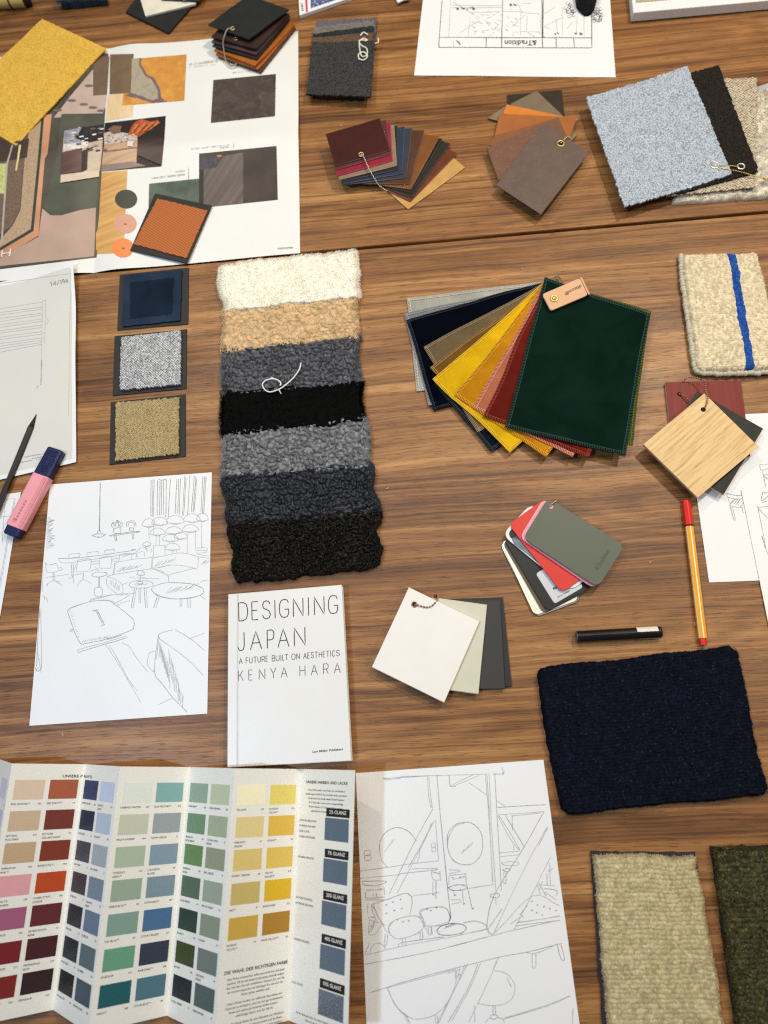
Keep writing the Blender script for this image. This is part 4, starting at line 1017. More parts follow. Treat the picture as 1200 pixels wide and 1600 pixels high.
# ------------------------------------------------------------------ velvet fan
t = thing('velvet_swatch_fan', 'fan of velvet swatches from pale grey to dark green under a leather tag', 'velvet swatches', W(840, 580))
ZG = .0165
gq = [W(851, 434, ZG), W(1015, 491, ZG), W(975, 712, ZG), W(790, 666, ZG)]
piv = W(857, 447, ZG)
def rotq(target, corner, z):
    tp = W(target[0], target[1], z); a0 = gq[corner] - piv; pv = W(857, 447, z); a1 = tp - pv
    da = math.atan2(a1.y, a1.x) - math.atan2(a0.y, a0.x); M = Matrix.Rotation(da, 3, 'Z')
    q_ = [Vector((pv.x, pv.y, z)) + M @ Vector((p.x - piv.x, p.y - piv.y, 0)) for p in gq]; sh = (tp - q_[corner]) * .9; q_ = [p + Vector((sh.x, sh.y, 0)) for p in q_]; c_ = q_[corner].copy()
    return q_ if target == (790, 666) else [c_ + (p - c_) * (.80 if target == (767, 704) else .945) for p in q_]
def vwarp(seed):
    return lambda X, Y: (.0013 * vnoise(np.asarray(X, float), np.asarray(Y, float), .13, seed), .0013 * vnoise(np.asarray(X, float), np.asarray(Y, float), .13, seed + 500))
def stitches(parent, Q, zf_, c, name, wp):
    mb = MB(); Q = [Vector(p) for p in Q]
    ctr = sum(Q, Vector()) / 4
    def P(i, s, ins):
        a_, b_ = Q[i], Q[(i + 1) % 4]; d = (b_ - a_).normalized(); n_ = Vector((-d.y, d.x, 0)); n_ = n_ if (ctr - a_).dot(n_) > 0 else -n_
        return a_ + d * s + n_ * ins
    uv = lambda p: p
    for i in range(4):
        L = (Q[(i + 1) % 4] - Q[i]).length; s = .001
        while s < L - .001:
            a_, b_ = P(i, s, -.0002), P(i, s + .0012, .0036); m_ = a_.lerp(b_, .5)
            for p, dz in ((a_, .0001), (m_, .0008), (b_, .0005)): p.z = p.z + dz
            for p in (a_, m_, b_):
                dx, dy = wp(p.x, p.y); p.x += float(dx); p.y += float(dy)
            d = (b_ - a_); sd = Vector((-d.y, d.x, 0)).normalized() * .00042
            zf_off = [zf_(p.x, p.y) if zf_ else 0 for p in (a_, m_, b_)]
            V = []
            for p, o_ in zip((a_, m_, b_), zf_off): V += [p + sd + Vector((0, 0, o_)), p - sd + Vector((0, 0, o_))]
            mb.add(V, [[0, 1, 3, 2], [2, 3, 5, 4]]); s += .00215
        n = 14; pts = [P(i, L * (j / n), .0037) for j in range(n + 1)]
        pts = [p + Vector((float(wp(p.x, p.y)[0]), float(wp(p.x, p.y)[1]), 0)) for p in pts]
        pts = [p + Vector((0, 0, .0006 + (zf_(p.x, p.y) if zf_ else 0))) for p in pts]
        d = (Q[(i + 1) % 4] - Q[i]).normalized(); sd = Vector((-d.y, d.x, 0)) * .0004
        mb.add([q_ for p in pts for q_ in (p + sd, p - sd)], [[2 * j, 2 * j + 1, 2 * j + 3, 2 * j + 2] for j in range(n)])
    return mb.build('overlock_stitch', [plain(name, c, .8, .15, 200, 0)], parent)
def vz(seed, amp=.0007):
    return wavy(amp, .07, seed)
fanv = [((637, 467), 3, C(168, 164, 152), C(196, 192, 180), 'pale grey'), ((634, 491), 3, C(126, 128, 126), C(150, 152, 150), 'mid grey'), ((636, 499), 3, C(9, 11, 20), C(30, 34, 48), 'black blue'),
        ((767, 704), 2, C(18, 24, 30), C(40, 50, 58), 'dark petrol'), ((664, 541), 3, C(108, 90, 64), C(146, 124, 96), 'brown'), ((675, 574), 3, C(112, 80, 36), C(158, 122, 70), 'golden brown'),
        ((677, 591), 3, C(214, 168, 22), C(232, 188, 40), 'yellow'), ((711, 618), 3, C(186, 124, 24), C(216, 152, 40), 'mustard'), ((739, 637), 3, C(176, 104, 76), C(214, 140, 112), 'pink brown'),
        ((755, 649), 3, C(98, 30, 22), C(140, 50, 40), 'brick red'), ((1016, 487), 1, C(66, 70, 26), C(96, 98, 40), 'olive green'), ((790, 666), 3, C(15, 35, 28), C(32, 62, 54), 'dark green')]
for i, (tg, cn, c1, c2, lab) in enumerate(fanv):
    z = .0018 + i * .00135 if i < 11 else ZG + .0004
    Qv = rotq(tg, cn, z); zf_ = vz(80 + i, .0016 if i == 11 else .0007)
    o = sheet('swatch', Qv, .0011, velvet('velvet_%02d' % i, c1, .25), t, 24, 30, zf_, .0002, True, None, vwarp(300 + i)); o['label'] = lab + ' velvet'
    stitches(o, [p + Vector((0, 0, .0002)) for p in Qv], lambda x, y, f=zf_: float(f(x, y)), c2, 'stitch_%02d' % i, vwarp(300 + i))
ZT = ZG + .0075
def q4(s, z): return [W(780 + float(a.split(',')[0]) / 4.615, 420 + float(a.split(',')[1]) / 4.615, z) for a in s.split()]
m_tag = leather('natural_leather', C(220, 174, 134), .55, 500, .15, .06)
tagp = rounded(q4('310,182 582,66 640,188 372,302', ZT), .004)
slab('leather_tag', tagp, .0024, m_tag, t, .0004)
fold = q4('582,66 640,188', ZT - .0012); mb = MB()
V = []; 
for j in range(9):
    a_ = R(90 - 180 * j / 8); e = (fold[1] - fold[0]); nrm = Vector((e.y, -e.x, 0)).normalized(); nrm = nrm if nrm.x > 0 else -nrm
    for p in fold: V.append(p + nrm * .0042 * math.cos(a_) + Vector((0, 0, -.0032 + .0044 * math.sin(a_))))
mb.add(V, [[2 * j, 2 * j + 1, 2 * j + 3, 2 * j + 2] for j in range(8)]); mb.build('tag_fold', [m_tag], t, True)
mb = MB(); text(mb, 'dition\u00ae', (780 + 590 / 4.615, 420 + 112 / 4.615), (780 + 468 / 4.615, 420 + 172 / 4.615), 5.2, flat(ZT + .0003), 0, (0.42, 0.9), 0.01); mb.build('tag_print', [plain('tag_ink', C(92, 66, 50), .6)], t)
mb = MB(); p = q4('396,214', ZT + .0004)[0]; torus(mb, p, .0042, .0012); ball(mb, p + Vector((0, 0, -.0012)), .0036, nu=16, nv=10); mb.build('rivet', m_brass, t, True)

# ------------------------------------------------------------------ rug sample with a blue stripe
t = thing('rug_sample', 'thick cream rug sample with one blue stripe, at the right edge', 'rug sample', W(1140, 490), 0, 'rug samples')
HR = .013
mcr = wool('cream_pile', C(206, 190, 156), C(228, 214, 182), 260, .12); mbl = wool('blue_pile', C(26, 66, 140), C(46, 92, 170), 260, .1)
Q = quadW([(1064, 397), (1184, 393), (1229, 575), (1090, 580)], HR * .8)
pile('pile', Q, 13, mcr, t, (2.9, 3.3), 2.0, .28, .66, .62, (1, 1, 1, 1), 5, .8, 1, 3500, 2.2, .45, 0, 71, .5, mbl, 6, lambda u, v, wd: (.60 + .03 * np.sin(v * 9) * .1 - .045 * v, .700 - .055 * v + .004 * np.sin(v * 40)), fib_edge=1500)
mb = MB(); Pb = [W(x, y, .0045) for x, y in ((1063, 400), (1066, 440), (1073, 490), (1080, 540), (1087, 578), (1110, 584), (1150, 584), (1200, 582), (1230, 578))]
for i, p in enumerate(resample(smooth_pts(Pb, 8), .0042)):
    mb2 = MB(); ball(mb, p + Vector((random.uniform(-.0006, .0006), random.uniform(-.0006, .0006), random.uniform(0, .0015))), .0036 * random.uniform(.85, 1.15), nu=9, nv=7)
mb.build('whipped_edge', wool('edge_yarn', C(214, 204, 180), C(234, 226, 206), 400, .1), t, True)

# ------------------------------------------------------------------ right-hand sketch sheets
zs = wavy(.0005, .14, 91)
q = [(1070, 651), (1330, 640), (1372, 900), (1108, 910)]
s1 = sheet('sketch_sheet', quadW(q, .0006), .00015, m_paper, None, 20, 20, zs)
tag(s1, 'white chair sketch sheet partly under the oak veneer samples', 'drawing')
mb = MB(); pr = flat(.0009, zs); k = 5.16
G = conv('285,775 330,790 412,795;300,810 350,822 412,822;288,780 300,830 315,870 345,995;310,870 325,925 345,990 355,992 345,930 330,870;315,865 345,830 412,822;400,760 408,800;340,885 375,890 415,890;412,890 418,930 425,930;345,860 375,830;360,870 395,830;375,880 412,835;395,885 425,850;330,850 350,835', 1080, 620, k)
G2 = conv('552,545 585,548 625,540;555,545 556,575 570,590 619,580;575,590 600,725;585,628 600,730 619,735;582,630 619,625;590,640 619,665', 1080, 620, k)
for st in G + G2: stroke(mb, st, .0007, pr, 0 if random.random() < .6 else 1, True)
mb.build('pencil_drawing', PENC, s1)
zs2 = wavy(.0004, .14, 92)
q = [(1158, 765), (1420, 740), (1480, 1020), (1213, 1036)]
s2 = sheet('sketch_sheet', quadW(q, .0018), .00015, m_paper, None, 20, 20, zs2)
tag(s2, 'upper white sketch sheet cut off by the right edge below the oak veneer', 'drawing')
mb = MB(); pr = flat(.0021, zs2)
for st in conv('580,765 570,800 565,830 580,832 619,800;585,765 600,775 619,765;570,850 619,838;530,895 560,890 619,880;540,900 560,1000 600,1200 619,1270;550,905 580,940 619,980;530,880 545,895 550,915;570,1120 600,1220', 1080, 620, k): stroke(mb, st, .0007, pr, 0 if random.random() < .6 else 1, True)
mb.build('pencil_drawing', PENC, s2)

# ------------------------------------------------------------------ veneer samples on a chain
t = thing('veneer_sample_set', 'square oak, black and red veneer boards joined by a ball chain', 'veneer samples', W(1100, 690))
def qv(s, z): return [W(980 + float(a.split(',')[0]) / 3.81, 380 + float(a.split(',')[1]) / 3.81, z) for a in s.split()]
m_red = veneer('red_veneer', [(.3, C(112, 42, 38)), (.55, C(128, 52, 46)), (.8, C(142, 64, 56))], 5, 150); m_blk = veneer('black_veneer', [(.3, C(34, 34, 32)), (.7, C(56, 55, 52))], 5, 160)
m_oak = veneer('oak_veneer', [(.34, C(172, 130, 80)), (.43, C(206, 168, 114)), (.54, C(226, 192, 138)), (.8, C(236, 206, 156))], 16, 300)
m_ply = plain('ply_edge', C(200, 176, 150), .6, .2, 300)
o = slab('board', qv('278,1290 228,828 677,815 735,1268', .0052), .0042, m_red, t, .0003, None, m_ply); o['label'] = 'red board'
o = slab('board', qv('175,1270 413,880 810,1103 575,1495', .0125), .0042, m_blk, t, .0003, None, m_ply); o['label'] = 'black board'
o = slab('board', qv('97,1197 460,893 782,1210 420,1515', .0195), .0042, m_oak, t, .0003, None, m_ply); o['label'] = 'oak board'
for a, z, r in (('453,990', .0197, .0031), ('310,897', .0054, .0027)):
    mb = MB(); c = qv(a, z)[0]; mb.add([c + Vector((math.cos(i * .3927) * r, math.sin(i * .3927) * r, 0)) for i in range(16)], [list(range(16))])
    mb.build('drilled_hole_shade', [m_hole], t)  # no real opening: a dark disc paints the shade in the hole
chain(t, [qv(a, z)[0] for a, z in (('335,822', .0065), ('352,803', .010), ('385,797', .013), ('430,806', .016), ('462,825', .019), ('464,865', .0212), ('478,905', .0222), ('476,945', .0215), ('460,985', .0205))], m_bronze, .0012, .0030)
chain(t, [qv(a, z)[0] for a, z in (('312,898', .0058), ('338,908', .0085), ('372,938', .0095))], m_bronze, .0012, .0030)

# ------------------------------------------------------------------ pencil and highlighter
def axial(mb, a, b, r, k, mi=0, ph=0.0, r1=None, up=Vector((0, 0, 1))):
    """prism along a..b with k sides"""
    d = (b - a).normalized(); s = d.cross(up).normalized(); u = s.cross(d); r1 = r if r1 is None else r1; V = []
    for p, rr in ((a, r), (b, r1)):
        V += [p + (s * math.cos(ph + 6.2832 * j / k) + u * math.sin(ph + 6.2832 * j / k)) * rr for j in range(k)]
    F = [[j, (j + 1) % k, k + (j + 1) % k, k + j] for j in range(k)] + [list(range(k))[::-1], [k + j for j in range(k)]]
    mb.add(V, F, mi)
zp = .0062
tip = W(57, 646.5, zp - .001); back = W(0, 786, zp); ax = (back - tip).normalized(); L0 = tip + ax * .020
t = thing('pencil', 'black hexagonal pencil pointing up at the left edge', 'pencil', W(20, 730))
mb = MB(); axial(mb, L0, tip + ax * .175, .0038, 6, 0, R(30)); mb.build('barrel', plain('pencil_lacquer', C(34, 34, 32), .35, .08, 40, 0), t)
mb = MB(); axial(mb, tip + ax * .0045, L0, .0009, 12, 0, 0, .0036); mb.build('sharpened_end', plain('dyed_wood', C(40, 38, 36), .6), t, True)
mb = MB(); axial(mb, tip, tip + ax * .0046, .0002, 8, 0, 0, .0009); mb.build('lead', plain('lead', C(52, 52, 54), .35), t, True)

t = thing('highlighter', 'pink highlighter pen with navy cap lying across two sheets', 'highlighter', W(55, 770))
zh = .0078
pa, pb = W(89.3, 703, zh), W(18.5, 838, zh); ax = (pb - pa).normalized(); sd = Vector((0, 0, 1)).cross(ax).normalized()
LH = (pb - pa).length
def prof(hw, hh, n=6):
    P = []
    for cx, cy, a0 in ((hw, hh, 0), (-hw, hh, 90), (-hw, -hh, 180), (hw, -hh, 270)):
        rr = min(hw, hh) * .55; ox, oy = (abs(cx) - rr) * (1 if cx > 0 else -1), (abs(cy) - rr) * (1 if cy > 0 else -1)
        for j in range(n + 1): a_ = R(a0 + 90 * j / n); P.append((ox + rr * math.cos(a_), oy + rr * math.sin(a_)))
    return P
def sweep(mb, secs, mi=0):
    V = []; n = None
    for s, hw, hh in secs:
        pf = prof(hw, hh); n = len(pf); c = pa + ax * s
        V += [c + sd * x + Vector((0, 0, y)) for x, y in pf]
    F = []
    for i in range(len(secs) - 1):
        for j in range(n): F.append([i * n + j, i * n + (j + 1) % n, (i + 1) * n + (j + 1) % n, (i + 1) * n + j])
    F += [list(range(n))[::-1], [(len(secs) - 1) * n + j for j in range(n)]]
    mb.add(V, F, mi)
m_navy = plain('navy_plastic', C(32, 40, 82), .35, .05, 30, 0); m_pink = plain('pink_plastic', C(236, 158, 164), .38, .03, 30, 0); m_navyd = plain('navy_relief', C(24, 30, 64), .5, .05, 30, 0)
jn = LH * .315
mb = MB(); sweep(mb, [(0, .0100, .0052), (.0015, .0112, .0062), (jn, .0118, .0068)]); cap = mb.build('cap', m_navy, t)
mb = MB(); sweep(mb, [(jn, .0122, .0072), (LH - .0125, .0122, .0072), (LH - .0115, .0119, .0068)]); body = mb.build('body', m_pink, t)
mb = MB(); sweep(mb, [(LH - .0115, .0108, .0058), (LH - .002, .0106, .0058), (LH, .0092, .005)]); mb.build('end_plug', m_navy, t)
mb = MB()
def onbody(s, x, dz): return pa + ax * s + sd * x + Vector((0, 0, dz))
def bar(s0, s1, x0, x1, z0, z1): 
    V = [onbody(s, x, z) for z in (z0, z1) for s, x in ((s0, x0), (s1, x0), (s1, x1), (s0, x1))]
    mb.add(V, [[0, 1, 2, 3][::-1], [4, 5, 6, 7], [0, 1, 5, 4], [1, 2, 6, 5], [2, 3, 7, 6], [3, 0, 4, 7]])
for i in range(3): bar(.004 + i * .003, .0052 + i * .003, -.0085, .0060, .0050, .0070 + .00018 * i)
for i in range(4): bar(.0145 + i * .0028, .0157 + i * .0028, -.0085, -.003, .005, .0072); bar(.0145 + i * .0028, .0157 + i * .0028, .002, .0085, .005, .0072)
torus(mb, onbody(.0295, 0, .0068), .0042, .0007); torus(mb, onbody(.0285, .0012, .0069), .0012, .0006); torus(mb, onbody(.0305, -.0012, .0069), .0012, .0006)
mb.build('cap_relief', m_navyd, cap)
mb = MB()
for x in (-.0062, -.0080, -.0098): bar(jn + .002, LH - .013, x * -1 - .0003, x * -1 + .0003, .0066, .00735)
# darker bars paint the shade of grooves along the barrel's right-hand side
mb.v = [tuple(Vector(v)) for v in mb.v]; mb.build('groove_shade', plain('pink_groove_shade', C(206, 122, 132), .5, .03, 30, 0), body)
mb = MB()
for i in range(7):
    s = LH - .022 - i * .0042
    if i == 0: bar(s, s + .003, -.0045, .0008, .0071, .00732); bar(s + .0038, s + .0046, -.0045, .0004, .0071, .00732)
    else: bar(s, s + .0026, -.002 + random.uniform(-.0006, 0), .0006, .0070, .00728)
mb.build('barrel_print', plain('pink_print', C(190, 110, 124), .5, .05, 60, 0), body)

# ------------------------------------------------------------------ furniture sketch
zk = wavy(.0005, .16, 95)
q = [(78, 757), (331, 738), (324, 1115), (46, 1134)]
sk = sheet('sketch_sheet', quadW(q, .0006), .00016, m_paper, None, 24, 30, zk)
tag(sk, 'white pencil sketch of a lounge with sofa, round tables and hanging lamps', 'drawing')
pr = flat(.0009, zk)
def A(s): return conv(s, 40, 730, 4)
def B(s): return conv(s, 40, 930, 4)
light = A('''120,590 125,605 130,655;120,590 140,610 190,600;130,655 170,658 225,640;190,600 200,615 205,640;215,625 230,635 222,645;172,658 172,705 178,705 178,658;130,735 150,720 178,708 215,718;128,745 140,725;178,708 205,722 225,738;
120,690 270,668;270,560 275,545 335,540 338,555;268,570 340,558;325,580 315,655;325,580 405,575 400,645;315,655 395,650;360,655 358,700;320,745 340,715 360,702 385,712 410,725;290,665 300,725;300,675 360,665 355,700;
465,565 460,630;465,565 535,558 530,630;460,630 530,632;435,625 455,640;400,655 430,640 460,645;588,545 582,590;588,545 660,540 658,575;695,540 690,565;695,530 740,530 740,560;405,590 465,585;410,605 465,600;540,575 585,568;545,590 580,585;
555,600 640,580 780,565 790,565 785,630 700,645 552,670 548,665 555,600;560,600 552,668;512,680 600,730 595,800 510,740 512,680;595,800 690,785;510,680 560,670;600,735 640,720;780,635 840,645 890,680;895,720 893,690 905,670 1000,645 1060,630;895,720 1000,725;
790,570 795,630 900,610;790,570 900,545 980,535 1080,560;1080,560 1075,630;1080,560 1145,570;800,630 940,610 1070,635;800,635 890,675;1090,720 1110,710 1145,705;1085,800 1125,825;800,490 870,490;800,490 798,560;870,490 872,545;870,480 870,500;1060,505 1130,505 1130,530;1060,520 1130,520;1062,535 1130,535;1075,545 1145,555;
1010,410 1010,540;1062,390 1060,500;1100,330 1100,500;920,520 920,540;940,510 942,540;815,420 815,480;836,420 836,490;770,360 772,460;800,340 800,420;
690,530 720,505 755,505 760,515;690,540 700,560;745,490 760,525;785,510 783,535;770,480 772,505;600,560 690,535;
560,850 650,800;410,830 560,795 640,790;290,878 410,838 530,835 560,855;110,640 105,780;105,800 130,820 138,845;120,810 115,830''')
mid = A('''205,570 340,565 540,540 690,515;205,570 240,598 420,575 690,535;690,515 660,515;240,598 245,600;285,600 290,690;298,600 300,690;270,690 280,695;385,550 388,535 450,527 455,540;495,535 497,520 553,515 556,525;300,640 320,600;
412,670 440,655 500,658 508,670 470,685 425,683 412,670;457,685 455,750;462,685 461,750;430,765 440,752 470,752 480,765 478,795 465,808 440,805 430,790 430,765;
695,670 705,650 720,642 738,655 742,672 718,675 695,670;716,675 715,715;700,715 730,715 728,730 705,730 700,715;
645,735 660,718 710,708 770,712 797,728 780,748 720,755 665,750 645,735;680,755 660,880;693,755 672,880;710,755 708,850;720,755 718,850;740,752 750,878;752,750 762,878;
785,765 810,740 880,722 970,722 1060,735 1110,765 1100,795 1030,815 920,822 830,805 785,765;800,785 880,815 1000,822 1095,800;822,808 800,880;835,812 815,880;965,822 965,875;978,822 975,872;1012,820 1015,880;1028,818 1030,880''')
dark = A('''465,98 464,200 460,398;467,98 462,398;450,412 452,398 466,398 470,412;415,428 450,415 500,420;415,428 460,438 500,420;455,432 462,438;518,428 600,412 716,400;530,430 715,404;556,430 560,458 568,455 566,428;665,418 668,445 676,442 676,415;
548,385 555,412 590,410 595,380;548,385 570,378 595,380;545,378 535,360 550,352 560,372;560,372 568,335 580,340 580,372;580,372 600,345 605,360 590,375;540,350 552,345 560,352;575,345 590,338;570,330 575,350;
632,372 630,350 645,338 670,335 688,350 690,370;640,370 645,350 665,345 680,355 682,370;650,378 648,395 670,398 676,380;645,380 680,378;
783,80 783,310;797,72 790,310;803,75 798,310;825,80 822,300;840,85 838,298;850,82 848,300;862,80 862,300;880,80 876,310;905,75 892,310;945,72 935,290;958,72 950,290;968,70 960,295;995,55 980,300;1003,60 988,300;1027,50 1012,300;1055,55 1035,280;1065,60 1045,280;1070,75 1052,282;1108,58 1095,280;1118,60 1105,285;1128,58 1112,290;830,75 850,80 885,72''')
lampsx = []
for (x, y, w_, h_) in ((770, 345, 40, 34), (838, 335, 50, 32), (935, 325, 55, 34), (1040, 315, 52, 34), (1105, 310, 36, 32), (825, 400, 46, 30), (925, 392, 50, 30), (1030, 380, 50, 30), (905, 440, 50, 28), (970, 425, 40, 28), (918, 495, 46, 28), (757, 478, 26, 18)):
    a_ = ell(x, y + h_ * .5, w_, h_ * 1.2, 14, 180, 360); lampsx.append([(40 + p[0] / 4, 730 + p[1] / 4) for p in a_])
    a_ = ell(x, y + h_ * .5, w_, h_ * .28, 12, 0, 180); lampsx.append([(40 + p[0] / 4, 730 + p[1] / 4) for p in a_])
    a_ = ell(x, y + h_ * .6, w_ * .5, h_ * .35, 10, 0, 180); lampsx.append([(40 + p[0] / 4, 730 + p[1] / 4) for p in a_])
hat = []
def hatch(x0, y0, x1, y1, n, dx, dy, f):
    for i in range(n):
        u = (i + random.random() * .5) / n; x, y = x0 + (x1 - x0) * u, y0 + (y1 - y0) * u; hat.append(f('%f,%f %f,%f' % (x, y, x + dx * random.uniform(.6, 1.1), y + dy * random.uniform(.6, 1.1)))[0])
hatch(565, 655, 700, 630, 12, 40, -30, A); hatch(800, 620, 930, 590, 9, 35, -30, A); hatch(525, 735, 590, 780, 8, 10, -40, A); hatch(870, 790, 1040, 760, 12, 50, -40, A); hatch(670, 740, 760, 735, 6, 25, -18, A); hatch(640, 690, 800, 700, 6, 45, -6, A); hatch(1090, 610, 1140, 600, 5, 20, -28, A)
hatch(835, 290, 990, 640, 24, -4, 90, B); hatch(840, 300, 900, 520, 14, 4, 70, B); hatch(350, 295, 520, 265, 16, 12, -16, B); hatch(270, 90, 330, 270, 12, 12, -6, B); hatch(890, 330, 960, 560, 9, 8, 80, B); hatch(440, 95, 485, 185, 10, 14, 4, B); hatch(70, 330, 95, 460, 8, 4, 40, B)
light += B('''395,38 420,22 540,-5;570,65 600,48 650,35;495,305 530,350 610,480 720,670;520,310 560,370 640,520 700,600;640,310 700,400 760,475;600,295 640,315;825,685 870,665 920,640;1030,270 1080,250 1118,238;1020,265 1060,295 1118,345;930,215 970,235 1030,270;840,275 920,330 1010,400 1110,500;770,370 760,410 765,440 800,480;770,370 785,355 810,348''')
mid += B('''265,95 290,75 400,40 500,30 540,45 650,130 678,165 675,195 655,220 500,275 380,300 350,305 330,280 300,215 265,110 265,95;320,350 340,335 440,310 630,255;325,358 400,335 635,265;275,225 285,215 300,215;280,228 295,222;415,95 455,90;425,100 440,95;440,100 480,185;450,98 490,180;470,192 495,185;510,265 515,275 600,250;
830,250 850,235 920,215;830,250 815,350 805,470 815,510;828,255 840,275;815,510 870,575 920,640 1010,730;835,258 815,400;90,80 80,200 70,400 65,450;95,90 98,300 100,455;60,455 75,475 95,462 100,450;60,470 85,450;805,470 800,475''')
drawing(sk, 'pencil_drawing', [(light, .00052, 0, True), (mid, .00062, 0, True), (mid[::2], .0004, 1, True), (dark, .0006, 1, True), (lampsx, .00055, 0, True), (hat, .00040, 0, True),
  ([[(74, 808 + i * 3), (80 + random.uniform(-3, 6), 806 + i * 3.2 + random.uniform(-4, 4)), (72, 812 + i * 3)] for i in range(16)], .0004, 0, True)], pr)

# ------------------------------------------------------------------ beam-frame sketch at the bottom
zk2 = wavy(.0005, .16, 97)
q = [(556, 1208), (849, 1187), (913, 1655), (575, 1655)]
sk2 = sheet('sketch_sheet', quadW(q, .0006), .00016, m_paper, None, 24, 30, zk2)
tag(sk2, 'white pencil sketch of timber beams with round mirrors and armchairs', 'drawing')
pr = flat(.0009, zk2)
def A(s): return conv(s, 550, 1190, 3.4286)
def B(s): return conv(s, 560, 1420, 3.4286)
l = A('''165,90 260,85 410,76;170,98 260,90;260,78 410,76 600,70 730,66;755,66 815,66;805,30 810,66;815,45 812,70;455,75 470,250 500,560 530,840;405,78 410,180 425,250;412,78 420,180 432,250;520,72 525,130;525,130 650,70;545,130 680,75;555,132 525,134;
715,70 730,250 745,480 755,660;735,68 745,300 757,500 770,690;765,68 778,300 790,500 800,690;722,70 735,250 752,640;625,112 690,155 720,178;780,245 1040,230;785,285 1020,268;790,290 900,470;820,285 925,460;780,285 840,400 900,480;775,210 820,238;858,290 860,365;855,290 1010,275;865,445 868,475;
1030,265 920,460 760,720 722,880;1045,350 900,620 760,920;1065,510 960,720 870,900;1050,350 1000,450;785,490 890,480;790,510 900,498;432,255 330,440 200,710;440,315 350,500 240,705;448,310 455,420 463,530;428,330 380,430 300,570;
45,585 200,565 330,545 463,532;45,625 260,605;260,600 400,585 460,578;320,575 460,570;325,720 470,700;300,710 325,725;610,680 755,660;850,870 905,830''')
m_ = A('''148,480 150,430 175,385 215,358 260,355 310,380 345,425;148,480 160,530 190,565;365,460 360,510 345,545;510,440 515,385 550,340 600,325 650,335 690,380 700,440 690,500 650,545 600,552 550,535 520,490 510,440;512,450 520,400 555,345 605,328;
65,480 95,475 97,500 68,503 65,480;68,503 98,500 100,525 72,528 68,503;425,440 445,437 446,458 427,460 425,440;428,462 447,460 448,480 430,482 428,462;
55,640 110,640 175,640 178,650 120,665 60,660;60,660 55,640;75,690 170,685;75,700 80,730 175,725;170,670 175,715;115,705 115,725;130,705 130,725;70,740 180,740;85,760 85,815;95,830 120,835;95,850 90,890;
425,585 435,630 470,635;430,590 470,600;470,585 475,640;435,640 432,715;450,640 450,735;520,580 570,582 572,590 520,600;520,610 610,600;610,600 612,650;520,615 520,660;540,630 600,620;515,675 560,660 608,665 600,685 540,690 515,675;545,690 548,720;592,690 597,765;612,650 645,790;530,740 575,740 578,755 535,762;
800,545 840,535 890,540 885,555 820,555 800,545;805,580 830,572 848,578 830,590 805,580;825,590 825,655;815,590 812,640;740,715 770,705 790,712 780,728 745,725 740,715;770,730 772,770;800,640 820,655;
105,765 200,735 250,715 290,705 315,720 322,760 310,820;105,765 120,790 150,850 190,920;115,760 140,830 175,880;105,770 110,800 130,850;195,890 230,850 290,830 350,830 380,860 378,895 340,925;195,890 205,920;360,805 380,790 440,780 490,780 515,800 525,840 515,860;360,805 370,840 385,875 440,880 515,860;385,880 400,900 410,926;425,885 430,926;455,900 490,875 560,865 605,880 610,900 580,926;455,900 470,920;500,885 550,870;600,865 660,855 710,870 722,890 700,905;725,880 760,920
965,720 1095,765 1110,770;905,820 920,835;880,860 1010,845 1110,825;875,880 1110,850;940,770 900,820;1050,580 1060,590 1075,570;1060,540 1062,660;1045,600 1045,660;1010,660 1090,665;1020,640 1000,690;1030,680 1095,690 1095,720;1035,700 1095,740;990,660 1010,710;1000,650 1040,720''')
dots = []
for (x, y) in ((178, 770), (215, 755), (255, 742), (180, 815), (222, 800), (262, 790), (240, 850), (270, 860), (300, 855), (400, 795), (450, 785), (420, 800), (960, 750), (990, 770), (1025, 780), (1055, 790), (960, 800), (985, 812), (1015, 825), (1090, 800), (535, 625), (575, 622), (595, 618), (90, 690), (150, 685), (575, 690), (645, 788), (432, 715), (548, 718), (597, 764)):
    dots.append(A('%d,%d %d,%d' % (x, y, x + 8, y - 5))[0])
l += B('''35,297 360,235 700,148 830,115 1080,60;40,247 280,190 490,152 700,105;850,75 1080,40;60,450 250,390 520,318 760,258 900,232 1090,185;150,425 520,325;680,105 720,140;700,100 770,0;585,295 500,460 420,615;570,300 520,420 430,610;640,295 590,420 480,610;655,290 600,420 500,600;
752,258 700,380 620,550 590,610;740,280 720,330;775,588 900,550 1040,505 1135,465;780,590 1000,525 1135,467;1150,530 1148,617;620,520 625,610;50,40 60,60 55,130 90,135 130,75;60,180 35,245;60,60 110,75;55,130 85,60''')
m_ += B('''155,425 180,480 230,555 300,590 380,580 440,545 490,480 520,400 525,330;160,430 200,520 270,580;255,570 275,612;245,570 265,612;410,570 415,612;422,568 428,612;520,330 520,370;545,320 530,370;550,350 535,355;480,345 540,325;
730,332 790,345 830,390 838,440 815,490 760,515 690,517 640,505;795,370 820,420;720,517 722,570;733,517 735,570;708,575 718,568 740,570 745,582 725,592 708,585 708,575;680,610 695,590 710,585;745,580 770,590 785,612;
145,135 138,195 148,195 158,140;235,155 238,200;252,155 255,198;330,125 332,162 345,162 343,120;375,95 378,135 390,135 388,95;60,240 70,205 95,185 125,190 148,220;215,205 240,180 460,150;900,232 940,240 1000,220 1060,190;932,240 932,310 950,310 950,242;1065,190 1085,265 1105,270 1085,190;
160,100 180,70 250,42 320,40 348,60 350,95 320,130 250,155 200,158 165,130 160,100;335,15 380,-5;330,20 350,60;355,70 370,92 470,85 490,50;490,0 495,60;420,115 440,95 490,80 555,85 578,105 550,130 480,142 430,135 420,115;455,105 520,85;560,75 620,65 670,80 688,100 670,115 600,128''')
hat = []
